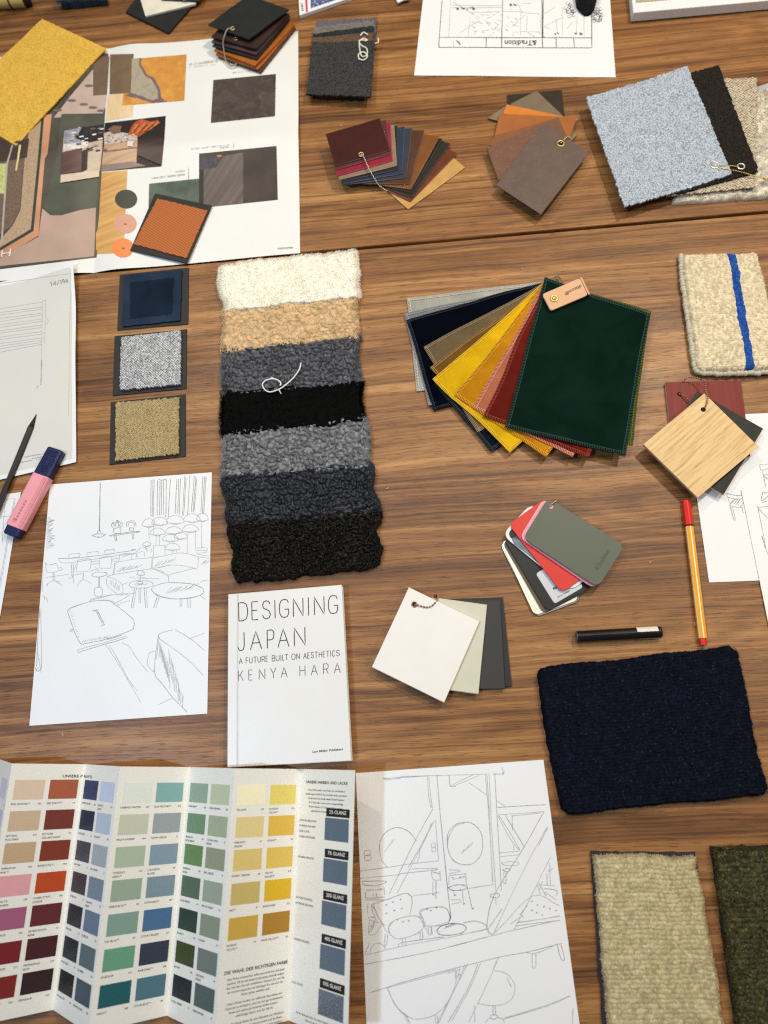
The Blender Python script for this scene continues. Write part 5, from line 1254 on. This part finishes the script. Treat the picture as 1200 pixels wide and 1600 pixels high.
hatch(170, 490, 215, 430, 5, 20, -30, A); hatch(580, 500, 640, 450, 6, 18, -30, A); hatch(60, 130, 85, 100, 5, 10, -40, B)
drawing(sk2, 'pencil_drawing', [(l, .00058, 0, True), (m_, .0006, 0, True), (l[::3], .0004, 1, True), (m_[::3], .00045, 1, True), (dots, .001, 1, False), (hat, .0004, 0, True)], pr)
# ------------------------------------------------------------------ hardback book
t = thing('book', 'white hardback book titled Designing Japan below the sheepskin strip', 'book', W(452, 1060))
ZB = .0150
cq = quadW([(356.5, 928.5), (534.2, 913.5), (549, 1189), (355, 1199.3)], ZB)
m_cov = paper('book_cover', C(230, 228, 224), .34, .25, .5)
ctr = sum(cq, Vector()) / 4
ex = (cq[1] - cq[0]).normalized(); ey = (cq[0] - cq[3]).normalized()
slab('cover', [cq[3], cq[2], cq[1], cq[0]], .0026, m_cov, t, .0006)
lo = [p + Vector((0, 0, -.0122)) for p in cq]; slab('back_cover', [lo[3], lo[2], lo[1], lo[0]], .0024, m_cov, t, .0005)
pg = [cq[0] + ex * .003 - ey * .003, cq[1] - ex * .002 - ey * .003, cq[2] - ex * .002 + ey * .003, cq[3] + ex * .003 + ey * .003]
pg = [p + Vector((0, 0, -.0027)) for p in pg]; slab('page_block', [pg[3], pg[2], pg[1], pg[0]], .0094, plain('page_edges', C(232, 226, 210), .7, .06, 400), t, .0002)
sp = [cq[0] - ex * .0004, cq[0] + ex * .0026, cq[3] + ex * .0026, cq[3] - ex * .0004]; sp = [p + Vector((0, 0, -.0027)) for p in sp]
slab('spine', [sp[3], sp[2], sp[1], sp[0]], .0094, m_cov, t, .0002)
mb = MB(); pr = flat(ZB + .00025); k = 5.161
def bx(x, y): return (340 + x / k, 900 + y / k)
row = lambda s, xs: [(c, a, b) for c, (a, b) in zip(s, xs)]
def tline(s, spans, y0, y1, h, wd):
    x0, x1 = spans[0][0], spans[-1][1]; b0, b1 = bx(x0, y0), bx(x1, y1)
    stroke_text(mb, [(c, (a - x0) / (x1 - x0), (b - x0) / (x1 - x0)) for c, (a, b) in zip(s, spans)], b0, b1, h / k, pr, wd, 0, (-.02, -1))
tline('DESIGNING', [(172, 243), (278, 332), (362, 428), (452, 476), (500, 577), (612, 690), (722, 746), (782, 860), (895, 972)], 363, 300, 146, .00105)
tline('JAPAN', [(165, 228), (265, 356), (402, 458), (487, 576), (620, 706)], 604, 557, 146, .00105)
tline('AFUTUREBUILTONAESTHETICS', [(174, 199), (229, 247), (257, 280), (291, 315), (325, 347), (358, 382), (390, 406), (440, 463), (472, 497), (505, 515), (524, 540), (546, 568), (598, 626), (636, 660),
    (693, 717), (726, 743), (753, 775), (784, 806), (818, 840), (851, 868), (878, 900), (908, 916), (925, 946), (957, 985)], 709, 643, 46, .00062)
tline('KENYAHARA', [(170, 210), (252, 283), (336, 382), (428, 472), (512, 562), (664, 706), (755, 805), (855, 895), (942, 990)], 847, 780, 82, .00068)
text(mb, 'Lars M\u00fcller Publishers', bx(765, 1426), bx(1012, 1404), 18 / k, pr, 0, (-.02, -1), .02)
mb.build('cover_lettering', [plain('book_ink', C(58, 58, 60), .5, .1, 300, 0)], t)
hl = [cq[0] + ex * .0105, cq[0] + ex * .0125, cq[3] + ex * .0125, cq[3] + ex * .0105]
slab('hinge_line', [p + Vector((0, 0, .00012)) for p in (hl[3], hl[2], hl[1], hl[0])], .0002, plain('hinge_shade', C(206, 205, 202), .45), t, .00005)

# ------------------------------------------------------------------ white board set
t = thing('laminate_sample_set', 'square white, cream and charcoal laminate boards on a dark ball chain', 'laminate samples', W(690, 1005))
def qb(s, z): return [W(570 + float(a.split(',')[0]) / 4.8, 900 + float(a.split(',')[1]) / 4.8, z) for a in s.split()]
m_ch = plain('charcoal_laminate', C(54, 53, 51), .5, .05, 40); m_ch2 = plain('black_laminate', C(40, 39, 38), .5, .05, 40)
slab('board', qb('690,838 628,172 1036,160 1103,828', .0034), .003, m_ch2, t, .0003)['label'] = 'black board'
slab('board', qb('655,846 606,182 1015,180 1052,846', .0067), .003, m_ch, t, .0003)['label'] = 'charcoal board'
slab('board', qb('432,830 505,158 918,215 853,886', .0102), .0032, plain('cream_laminate', C(206, 202, 180), .48, .03, 40), t, .0006, None, plain('cream_edge', C(232, 228, 212), .5))['label'] = 'cream board'
slab('board', qb('52,683 330,84 862,340 595,950', .0145), .0036, plain('white_laminate', C(236, 230, 222), .42, .02, 30), t, .0005)['label'] = 'white board'
eyelet(t, qb('372,214', .0146)[0], m_bronze, m_hole, .0030, .0007)
chain(t, [qb(a, z)[0] for a, z in (('376,216', .0155), ('405,221', .0158), ('440,231', .0158), ('475,234', .0158), ('505,222', .0158), ('528,200', .0150), ('543,178', .0135), ('540,150', .0115), ('526,146', .0125))], m_bronze, .0013, .0036)
mb = MB(); ball(mb, qb('530,152', .0125)[0], .0024); mb.build('chain_clasp', plain('copper', C(130, 62, 52), .35, .05, 40, 0, metal=.8), t, True)

# ------------------------------------------------------------------ colour card fan
t = thing('colour_card_fan', 'fan of rounded colour cards, grey green on top of red, black and metal', 'colour cards', W(880, 870))
def qr(s, z): return [W(770 + float(a.split(',')[0]) / 5.714, 770 + float(a.split(',')[1]) / 5.714, z) for a in s.split()]
def card(s, z, mat, lab, r=.0075, th=.0013):
    P = rounded(qr(s, z), r); o = slab('card', P, th, mat, t, .0002, 0.0); o['label'] = lab; return o
m_brs = plain('pale_brass', C(226, 222, 204), .3, .06, 20, 0, metal=.6); m_slv = plain('polished_steel', C(190, 190, 186), .15, .05, 20, 0, metal=1.0)
card('62,452 385,1112 790,962 466,300', .0022, m_slv, 'polished steel card'); card('70,440 372,1098 770,955 468,290', .0038, m_brs, 'pale brass card')
card('86,440 452,1078 860,868 490,240', .0056, plain('bronze_card', C(96, 82, 58), .4, .05, 30, 0), 'bronze card'); card('100,420 482,1060 888,842 505,205', .0076, plain('black_card_gloss', C(28, 28, 27), .4, .05, 30, 0), 'black card')
zl = .0080
o = card('383,722 552,992 808,842 640,570', zl, plain('label_silver', C(204, 204, 208), .35, .06, 60, 0), 'silver label plate', .0035, .0003)
mb = MB(); kk = 5.714
text(mb, 'Mo', (770 + 545 / kk, 770 + 868 / kk), (770 + 590 / kk, 770 + 842 / kk), 4.2, flat(zl + .0003), 0, None, .02)
text(mb, 'Item no. 29690004', (770 + 580 / kk, 770 + 938 / kk), (770 + 690 / kk, 770 + 880 / kk), 2.4, flat(zl + .0003), 0)
mb.build('label_print', [m_black_ink], o)
o = card('82,375 700,880 1010,620 345,92', .0098, plain('white_card', C(228, 226, 220), .4, .03, 30, 0), 'white bordered picture card', .012)
mb = MB(); pz = .0101
mb.add(rounded(qr('122,372 690,830 900,650 330,150', pz), .009), [list(range(28))], 0)
m_pd = plain('picture_black', C(20, 21, 24), .35, .2, 60, 0)
pr = lambda x, y: W(x, y, pz + .0002)
poly(mb, [(770 + x / kk, 770 + y / kk) for x, y in ((170, 410), (190, 395), (260, 420), (420, 560), (560, 680), (540, 720), (420, 640), (300, 540), (190, 460))], pr, 1)
poly(mb, [(770 + x / kk, 770 + y / kk) for x, y in ((185, 400), (230, 380), (420, 500), (600, 660), (570, 690), (420, 560), (260, 430))], lambda x, y: W(x, y, pz + .0004), 2)
mb.build('card_picture', [m_pd, plain('picture_grey', C(112, 118, 126), .35, .25, 90, 0), plain('picture_slate', C(62, 66, 74), .35, .25, 90, 0)], o)
card('140,282 618,893 944,656 468,48', .0122, plain('red_card', C(212, 52, 42), .4, .04, 30, 0), 'red card', .009)
card('236,402 905,858 1150,490 452,50', .0142, plain('pink_card', C(238, 160, 172), .42, .03, 30, 0), 'pink card', .009)
zt = .0178
card('270,404 938,846 1180,472 492,44', zt, plain('grey_green_card', C(92, 97, 82), .45, .04, 30, 0), 'grey green card', .0095)
mb = MB(); text(mb, '&Tradition', (770 + 940 / kk, 770 + 694 / kk), (770 + 1046 / kk, 770 + 522 / kk), 7.4, flat(zt + .0002), 0); mb.build('embossed_lettering', [plain('emboss_dark', C(70, 74, 62), .5, .03, 30, 0)], t)
mb = MB(); c = qr('520,124', zt + .0001)[0]; mb.add([c + Vector((math.cos(i * .3927) * .0028, math.sin(i * .3927) * .0028, .0001)) for i in range(16)], [list(range(16))]); mb.build('punched_hole', [plain('pink_hole', C(226, 146, 158), .5)], t)
chain(t, [qr(a, z)[0] for a, z in (('508,118', .019), ('520,104', .021), ('540,90', .0212), ('560,76', .018), ('572,64', .010))], m_brass, .0010, .0021)

# ------------------------------------------------------------------ marker and fineliner
t = thing('marker_pen', 'short black marker pen with a white label, above the navy rug', 'pen', W(965, 990))
zm = .0068; a_, b_ = W(900.5, 995, zm), W(1033, 987.5, zm); ax = (b_ - a_).normalized()
m_mk = plain('black_plastic', C(20, 20, 20), .28, .05, 30, 0)
mb = MB(); axial(mb, a_ + ax * .0006, b_ - ax * .0015, .0066, 28); axial(mb, b_ - ax * .0015, b_, .0066, 28, 0, 0, .0058); mb.build('barrel', m_mk, t)
mb = MB(); axial(mb, a_, a_ + ax * .0007, .0060, 28); mb.build('end_cap', plain('grey_end', C(96, 94, 90), .5), t)
for r0, r1, s0, s1 in ((96, 126, .028, .0045), (-8, 14, .026, .004)):
    V = []; n = 8; s = ax.cross(Vector((0, 0, 1))).normalized(); up = Vector((0, 0, 1))
    # the label wraps the barrel; r is degrees from the side facing the lower picture edge
    p0, p1 = b_ - ax * s0, b_ - ax * s1
    for j in range(n + 1):
        an = R(r0 + (r1 - r0) * j / n); d = (s * math.cos(an) + up * math.sin(an)) * .00675
        V += [p0 + d + ax * (.003 if j in (0,) else 0), p1 + d]
    mb = MB(); mb.add(V, [[2 * j, 2 * j + 1, 2 * j + 3, 2 * j + 2] for j in range(n)])
    if r0 > 0: lab0 = (p0, p1, s, up)
    o = mb.build('label', plain('marker_label_%d' % abs(r0), C(228, 222, 214), .5), t, True)
V = []; p0, p1, s, up = lab0
mb = MB()
for j in range(9):
    an = R(126 + (160 - 126) * j / 8); d = (s * math.cos(an) + up * math.sin(an)) * .0068; V += [p0 + d, p1 + d]
mb.add(V, [[2 * j, 2 * j + 1, 2 * j + 3, 2 * j + 2] for j in range(8)]); mb.build('label', plain('marker_label_top', C(228, 222, 214), .5), t, True)

t = thing('fineliner_pen', 'orange and white striped fineliner with red cap beside the sketch sheets', 'pen', W(1085, 900))
zp = .0046; a_, b_ = W(1071.8, 782.5, zp), W(1099, 1008, zp); ax = (b_ - a_).normalized(); L = (b_ - a_).length
s = ax.cross(Vector((0, 0, 1))).normalized(); up = s.cross(ax); up = up if up.z > 0 else -up
def hexring(c, r, gap=8):
    out = []
    for j in range(6):
        for g in (-gap, gap): an = R(90 + 60 * j + g); out.append(c + (s * math.cos(an) + up * math.sin(an)) * r)
    return out
m_or = plain('orange_plastic', C(250, 172, 34), .35, .04, 30, 0); m_wh = plain('white_plastic', C(244, 232, 200), .35, .02, 30, 0); m_rd = plain('red_plastic', C(222, 40, 36), .35, .04, 30, 0)
def hexbar(mb, s0, s1, r0, r1, both=True, gap=8):
    V = hexring(a_ + ax * s0, r0, gap) + hexring(a_ + ax * s1, r1, gap)
    for j in range(12): mb.add([V[j], V[(j + 1) % 12], V[12 + (j + 1) % 12], V[12 + j]], [[0, 1, 2, 3]], 1 if (j % 2 == 0 and both) else 0)
    mb.add(V[:12], [list(range(12))]); mb.add(V[12:], [list(range(12))])
capL = L * .178
mb = MB(); hexbar(mb, 0, .003, .0042, .0048, False); hexbar(mb, .003, capL, .0048, .0052, False); mb.build('cap', m_rd, t)
mb = MB(); hexbar(mb, capL + .0003, capL + .0020, .0042, .0042, False); mb.build('cap_ring', plain('dark_ring', C(110, 40, 24), .5), t)
mb = MB(); hexbar(mb, capL + .002, L * .956, .0047, .0047); mb.build('barrel', [m_or, m_wh], t)
mb = MB(); hexbar(mb, L * .956, L, .0040, .0039, False); mb.build('end_plug', m_rd, t)
# lettering on the facet left of the top edge
an = R(120); fn = s * math.cos(an) + up * math.sin(an)
if (fn.x > 0): fn = s * math.cos(R(60)) + up * math.sin(R(60))
fp = a_ + fn * (.0047 * math.cos(R(30)) + .00025)
prl = lambda x, y: on_plane(x, y, fp, fn)
kk = 6.4
def fp2(x, y): return (1040 + x / kk, 770 + y / kk)
mb = MB(); dn_ = (fp2(247, 670), fp2(264, 790))
text(mb, 'STABILO', fp2(247, 672), fp2(265, 792), 1.9, prl, 0, (1, -.12), .02); text(mb, 'point 88', fp2(268, 828), fp2(284, 915), 1.9, prl, 0, (1, -.12), .015)
text(mb, 'fine 0,4', fp2(296, 1030), fp2(306, 1105), 1.7, prl, 0, (1, -.12), .01); mb.build('barrel_print', [plain('pen_ink', C(70, 34, 12), .5)], t)

# ------------------------------------------------------------------ rugs at the lower right
t = thing('rug_sample', 'large navy blue rug sample at the lower right, rounded corners', 'rug sample', W(1015, 1140), 0, 'rug samples')
Q = quadW([(838, 1043), (1150, 1008), (1204, 1243), (877, 1274)], .0095)
pile('pile', Q, 11.5, wool('navy_pile', C(7, 10, 19), C(14, 19, 34), 120, 0, C(40, 46, 60), .35, .06, .7), t, (2.4, 3.6), 2.2, .18, .66, .6, (1, 1, 1, 1), 3, 1.1, .8, 5000, 2.0, .38, 0, 75, .6, None, 9, fib_edge=2600)
t = thing('rug_sample', 'sage beige rug sample with dark backing at the bottom right', 'rug sample', W(1020, 1460), 0, 'rug samples')
sheet('backing', quadW([(923, 1330), (1086, 1332), (1144, 1690), (948, 1690)], .0034), .003, plain('plum_backing', C(52, 44, 56), .9, .2, 200), t, 20, 30, None, .0004)
Q = quadW([(928, 1337), (1089, 1339), (1143, 1680), (957, 1680)], .010)
pile('pile', Q, 11.5, wool('sage_pile', C(168, 153, 112), C(198, 184, 142), 110, .05, C(214, 204, 166), .18, .35, .45), t, (2.5, 4.3), 2.4, .15, .66, .62, (1, 1, 1, 1), 5, 1.0, 3.0, 5500, 2.8, .42, 0, 77, .7, None, 3, fib_edge=2600)
t = thing('rug_sample', 'dark olive green rug sample in the bottom right corner', 'rug sample', W(1180, 1460), 0, 'rug samples')
sheet('backing', quadW([(1111, 1324), (1275, 1318), (1320, 1690), (1160, 1690)], .0034), .003, plain('dark_backing', C(30, 30, 26), .9, .2, 200), t, 20, 30, None, .0004)
Q = quadW([(1117, 1327), (1275, 1320), (1318, 1680), (1165, 1680)], .011)
pile('pile', Q, 13, wool('olive_pile', C(42, 39, 17), C(74, 69, 32), 140, 0, C(136, 132, 66), .35, .3, .5), t, (3.4, 4.6), 3.0, .28, .68, .66, (1, 1, 1, 1), 5, 1.0, 3, 9000, 4.2, .55, 0, 79, .8, None, 3, fib_edge=1600)

# ------------------------------------------------------------------ folding paint colour chart
HZ = .059
tops = [W(19, 1193, HZ), W(133, 1194, .0006), W(187.8, 1197.5, HZ), W(296, 1198.5, .0006), W(367, 1200.5, HZ), W(470, 1201.5, .0006), W(555, 1203.5, HZ)]
vv = ((W(83, 1577, .0006) - tops[1]) + (W(260, 1586, .0006) - tops[3]) + (W(452, 1596, .0006) - tops[5])) / 3
tops = [tops[1] + (tops[0] - tops[1]).normalized() * 0 + (tops[1] - tops[2]) * 1.0 + Vector((0, 0, 0))] + tops
tops[0] = Vector((2 * tops[1].x - tops[2].x, 2 * tops[1].y - tops[2].y, .0006))
t = thing('paint_colour_chart', 'concertina folded paint colour chart standing in zigzag at the lower left', 'colour chart', W(280, 1400))
LV = vv.length; vd = vv.normalized()
m_chart = paper('chart_paper', C(240, 237, 228), .48)
def chip_colours():
    A = [[(222, 198, 172), (168, 92, 60)], [(204, 178, 148), (116, 52, 42)], [(194, 164, 130), (126, 52, 34)], [(222, 160, 164), (184, 70, 28)], [(160, 92, 122), (96, 38, 44)], [(118, 30, 38), (68, 28, 32)], [(126, 36, 34), (50, 28, 34)]]
    B = [[(46, 62, 100), (196, 206, 226)], [(30, 46, 66), (182, 194, 208)], [(68, 72, 80), (162, 172, 178)], [(54, 56, 64), (116, 136, 146)], [(40, 44, 52), (104, 120, 144)], [(38, 42, 52), (92, 106, 114)], [(26, 27, 30), (66, 84, 96)]]
    Cc = [[(226, 232, 222), (132, 174, 174)], [(198, 202, 180), (154, 162, 164)], [(172, 188, 166), (132, 152, 170)], [(152, 170, 150), (124, 146, 160)], [(128, 158, 148), (72, 108, 148)], [(104, 158, 128), (52, 58, 76)], [(32, 92, 98), (78, 116, 132)]]
    Dd = [[(146, 170, 148), (192, 200, 168)], [(112, 144, 114), (164, 176, 146)], [(104, 136, 82), (150, 152, 128)], [(84, 106, 84), (154, 166, 148)], [(42, 64, 52), (138, 148, 128)], [(62, 72, 40), (112, 124, 118)], [(32, 38, 46), (82, 98, 96)]]
    E = [[(250, 242, 206), (230, 212, 110)], [(224, 206, 142), (222, 184, 78)], [(220, 196, 122), (222, 190, 92)], [(200, 178, 108), (220, 178, 36)], [(202, 164, 72), (172, 126, 42)]]
    return A, B, Cc, Dd, E
names = [[['PINK GROUND\u2122|202', 'RED EARTH\u2122|64'], ['SETTING/PLASTER\u00ae|231', 'PICTURE/GALLERY RED\u00ae|42'], ['TEMPLETON/PINK\u2122|303', 'BAMBOOZLE\u2122|304'], ["NANCY'S/BLUSHES\u00ae|278", "CHARLOTTE'S/LOCKS\u00ae|268"], ['RANGWALI\u00ae|296', 'EATING ROOM/RED\u00ae|43'], ['RECTORY RED\u00ae|217', 'PREFERENCE/RED\u00ae|297'], ['INCARNADINE\u2122|248', 'BRINJAL\u00ae|222']],
 [['STIFFKEY BLUE\u00ae|281', 'BORROWED/LIGHT\u00ae|235'], ['HAGUE BLUE\u00ae|30', 'SKYLIGHT\u2122|205'], ['DOWN PIPE\u00ae|26', 'LIGHT BLUE\u00ae|22'], ['OFF-BLACK\u00ae|57', 'OVAL ROOM/BLUE\u00ae|85'], ['RAILINGS\u00ae|31', 'SELVEDGE\u00ae|306'], ['BLACK BLUE\u00ae|95', 'DE NIMES\u00ae|299'], ['PITCH BLACK\u00ae|256', 'INCHYRA BLUE\u00ae|289']],
 [['CABBAGE WHITE\u00ae|269', 'BLUE GROUND\u2122|210'], ['PALE POWDER\u00ae|204', 'PARMA GRAY\u00ae|27'], ["TERESA'S/GREEN\u2122|236", 'LULWORTH/BLUE\u00ae|89'], ['GREEN BLUE\u2122|84', 'KITTIWAKE\u2122|307'], ['DIX BLUE\u2122|82', "COOK'S BLUE\u00ae|237"], ['ARSENIC\u00ae|214', 'WINE DARK\u2122|308'], ['VARDO\u2122|288', 'STONE BLUE\u2122|86']],
 [['WHIRLYBIRD\u2122|309', 'GREEN GROUND\u00ae|206'], ['BREAKFAST/ROOM GREEN\u00ae|81', 'COOKING APPLE/GREEN\u00ae|32'], ['YEABRIDGE/GREEN\u00ae|287', 'BALL GREEN\u00ae|75'], ['CALKE GREEN\u00ae|34', 'VERT DE TERRE\u2122|234'], ['BEVERLY\u2122|310', 'LICHEN\u00ae|19'], ['BANCHA\u00ae|298', 'CARD ROOM/GREEN\u00ae|79'], ['STUDIO GREEN\u00ae|93', 'GREEN SMOKE\u00ae|47']],
 [['TALLOW\u00ae|203', 'DAYROOM/YELLOW\u2122|233'], ["FARROW'S/CREAM\u00ae|67", 'CITRON\u2122|74'], ['DORSET CREAM\u00ae|68', 'YELLOW/GROUND\u2122|218'], ['HAY\u2122|37', 'BABOUCHE\u00ae|223'], ['SUDBURY/YELLOW\u2122|51', 'INDIA YELLOW\u2122|66']]]
cols = chip_colours()
_cm = {}
def chipmat(c, gloss=.5):
    k = (c, gloss)
    if k not in _cm: _cm[k] = plain('paint_%d_%d_%d' % c, C(*c), gloss, .02, 20, .05)
    return _cm[k]
TR = [.068 + .1285 * i for i in range(8)]
m_txt = plain('chart_ink', C(44, 40, 36), .6, 0, 20, 0); m_txtb = plain('chart_ink_bold', C(26, 24, 22), .6, 0, 20, 0); m_rev = plain('reversed_lettering', C(230, 228, 222), .6, 0, 20, 0)
for pi in range(7):
    p0, p1 = tops[pi], tops[pi + 1]; ex = p1 - p0; WL = ex.length; ex = ex / WL
    n_ = ex.cross(vd); n_ = n_ if n_.z > 0 else -n_
    def at(x, y, off=0.0, p0=p0, ex=ex, n_=n_): return p0 + ex * x + vd * y + n_ * off     # metres on this panel
    def boxq(x0, y0, x1, y1, o0, o1):
        V = [at(x, y, o) for o in (o0, o1) for x, y in ((x0, y0), (x0, y1), (x1, y1), (x1, y0))]
        return V, [[4, 5, 6, 7], [3, 2, 1, 0], [0, 1, 5, 4], [1, 2, 6, 5], [2, 3, 7, 6], [3, 0, 4, 7]]
    V, F = boxq(0, 0, WL, LV, -.00012, .00012)
    panel = make('panel', V, F, m_chart, t, False, p0, 0.0)
    ci = pi - 1
    def mm(x, y, p=at): return p(x * MM, y * MM, .00035)
    mb = MB(); wl, hl_ = WL / MM, LV / MM
    up = (0, -1)
    if 0 <= ci < 5:
        for r, row_ in enumerate(cols[ci]):
            for c in range(2):
                s0, s1 = ((.07, .47), (.54, .935))[c]; y0, y1 = TR[r] * LV, (TR[r] + .082) * LV
                V, F = boxq(s0 * WL, y0, s1 * WL, y1, .0001, .0003)
                make('colour_chip', V, F, chipmat(row_[c]), panel, False, at(s0 * WL, y0), 0.0)
                mb = MB(); nm, num = names[ci][r][c].split('|'); x0, x1 = s0 * wl - .5, s1 * wl; yb = y1 / MM + 5.2
                for li, ln in enumerate(nm.split('/')):
                    wln = min(len(ln) * 1.62, (x1 - x0) * .80); text(mb, ln, (x0, yb + li * 3.6), (x0 + wln, yb + li * 3.6), 1.9, mm, 0, up)
                wn = len(num) * 1.25; text(mb, num, (x1 - wn - 1, yb), (x1 - 1, yb), 1.7, mm, 0, up); mb.build('chip_label', [m_txt], panel)
        mb = MB()
    def para(lines, y, x0, x1, h, lead, off=0.0, mi=0, k_=.62):
        for ln in lines:
            w_ = min(len(ln) * h * k_, x1 - x0); xm = (x0 + x1) / 2; text(mb, ln, (xm - w_ / 2, y), (xm + w_ / 2, y), h, mm, mi, up, off); y += lead
        return y
    if ci == 0: text(mb, 'UNSERE P', (wl * .70, 14), (wl * .985, 14.2), 2.8, mm, 1, up, .012)
    if ci == 1: text(mb, 'ALETTE', (wl * .015, 14.2), (wl * .26, 14.4), 2.8, mm, 1, up, .012)
    if ci == 4:
        y = .785 * hl_; text(mb, 'DIE WAHL DER RICHTIGEN FARBE', (wl * .06, y), (wl * .94, y), 3.0, mm, 1, up, .014); mb.build('heading', [m_txt, m_txtb], panel); mb = MB()
        y = para(['Eine Farbe auszusuchen, sollte spannend sein und Spa\u00df', 'machen. Oft ist das beste Farbkonzept deshalb einfach', 'das, mit dem Sie sich wohlf\u00fchlen. Schauen Sie, was Sie', 'am meisten anspricht und \u00fcberlegen Sie, wie sich der', 'Raum sp\u00e4ter anf\u00fchlen soll.'], y + 5.6, 4, wl - 4, 2.0, 3.7)
        y = para(['Unsere Farben werden von erfahrenen Expertinnen und', 'Experten so konzipiert, dass sie sich gut kombinieren', 'lassen und spannende Kontraste bilden k\u00f6nnen \u2013', 'unabh\u00e4ngig davon, was Ihr Stil ist.'], y + 2.6, 4, wl - 4, 2.0, 3.7)
        para(['Auf der R\u00fcckseite finden Sie eine \u00dcbersicht der Wei\u00dft\u00f6ne,', 'die zu unseren Farben am besten passen und die Ihnen', 'den Einstieg in Ihr eigenes Farbkonzept leicht machen.'], y + 2.6, 4, wl - 4, 2.0, 3.7)
    if ci == 5:
        text(mb, 'UNSERE FARBEN UND LACKE', (wl * .12, .060 * hl_), (wl * .88, .060 * hl_), 2.8, mm, 1, up, .012); mb.build('heading', [m_txt, m_txtb], panel); mb = MB()
        para(['Unsere Farben sind in einer Reihe von verschiedenen', 'Ausf\u00fchrungen erh\u00e4ltlich. Das Sortiment reicht von unserer', 'charakteristischen kreidig matten Estate\u00ae Emulsion', '(2 % Glanz) \u00fcber unsere matte, strapazierf\u00e4hige', 'Modern Emulsion (7 % Glanz) bis hin zu unseren', 'gl\u00e4nzenderen Holzlacken (20 % + Glanz).'], .060 * hl_ + 7.5, 4, wl - 4, 1.9, 4.2)
        mb.build('paragraph', [m_txt], panel); mb = MB()
        side = [['ESTATE\u00ae EMULSION', 'EXTERIOR MASONRY', 'DEAD FLAT\u00ae', 'CASEIN DISTEMPER'], ['MODERN EMULSION'], ['ESTATE\u00ae EGGSHELL', 'EXTERIOR EGGSHELL'], ['MODERN EGGSHELL'], ['FULL GLOSS']]
        for r, pct in enumerate(('2%', '7%', '20%', '40%', '95%')):
            y0 = (.158 + .1625 * r) * hl_; yh = y0 + .034 * hl_
            V, F = boxq(.52 * WL, y0 * MM, .93 * WL, yh * MM, .0001, .00025); o = make('header_bar', V, F, m_txtb, panel, False, at(.5 * WL, y0 * MM), 0.0)
            text(mb, pct + ' GLANZ', (.575 * wl, yh - 3.0), (.875 * wl, yh - 3.0), 3.3, mm, 2, up, .016)
            if r == 4:
                n = NT('gloss_paint'); co = n.coord(); n.base(C(92, 108, 124)); n.rough(.06); n.set(Specular_IOR_Level=.9); n.bump(n.noise(co, 260, 4, .6, 1.5), .9, .002); cm = n.mat
            else: cm = chipmat((92, 108, 124), (.7, .5, .4, .28)[r])
            V, F = boxq(.505 * WL, (yh + 1.2) * MM, .92 * WL, (yh + 1.2) * MM + .090 * LV, .0001, .0003); make('colour_chip', V, F, cm, panel, False, at(.5 * WL, yh * MM), 0.0)
            for li, ln in enumerate(side[r]):
                yy = yh + 4 + li * 5.4 + (3 if r == 0 else 0); text(mb, ln, (.03 * wl, yy), (.03 * wl + len(ln) * 1.72, yy), 1.9, mm, 0, up)
            mb.build('caption', [m_txt, m_txtb, m_rev], panel); mb = MB()
        para(['Auf der R\u00fcckseite finden Sie weitere Details hierzu und eine', '\u00dcbersicht aller Farben und Lacke.'], .962 * hl_, 5, wl - 5, 1.8, 4.0)
    if ci == -1:
        for r in range(7):
            y0 = TR[r] * LV; V, F = boxq(.56 * WL, y0, .93 * WL, y0 + .082 * LV, .0001, .0003); make('colour_chip', V, F, chipmat(((214, 208, 216), (206, 202, 212), (200, 196, 204), (196, 190, 200), (186, 182, 194), (178, 172, 186), (160, 156, 170))[r]), panel, False, at(.56 * WL, y0), 0.0)
            text(mb, '11', (.90 * wl, y0 / MM + .11 * hl_), (.94 * wl, y0 / MM + .11 * hl_), 1.7, mm, 0, up)
    if mb.v: mb.build('printed_text', [m_txt, m_txtb, m_rev], panel)

# ------------------------------------------------------------------ lint on the wood
m_lint = plain('lint', C(226, 214, 190), .8)
for i, (x, y) in enumerate(((205, 40), (605, 763), (98, 1148), (1016, 878), (533, 196), (815, 420), (1085, 975), (470, 885))):
    mb = MB(); p = W(x, y, .0008); a_ = random.uniform(0, 3.1); d = Vector((math.cos(a_), math.sin(a_), 0)) * random.uniform(.001, .0024)
    tube(mb, smooth_pts([p - d, p + Vector((.0004, -.0003, .0004)), p + d], 4), .00035, 5)
    tag(mb.build('lint_speck', [m_lint], None, True), 'tiny pale lint speck lying on bare walnut between the samples', 'lint', 'lint specks on the table')
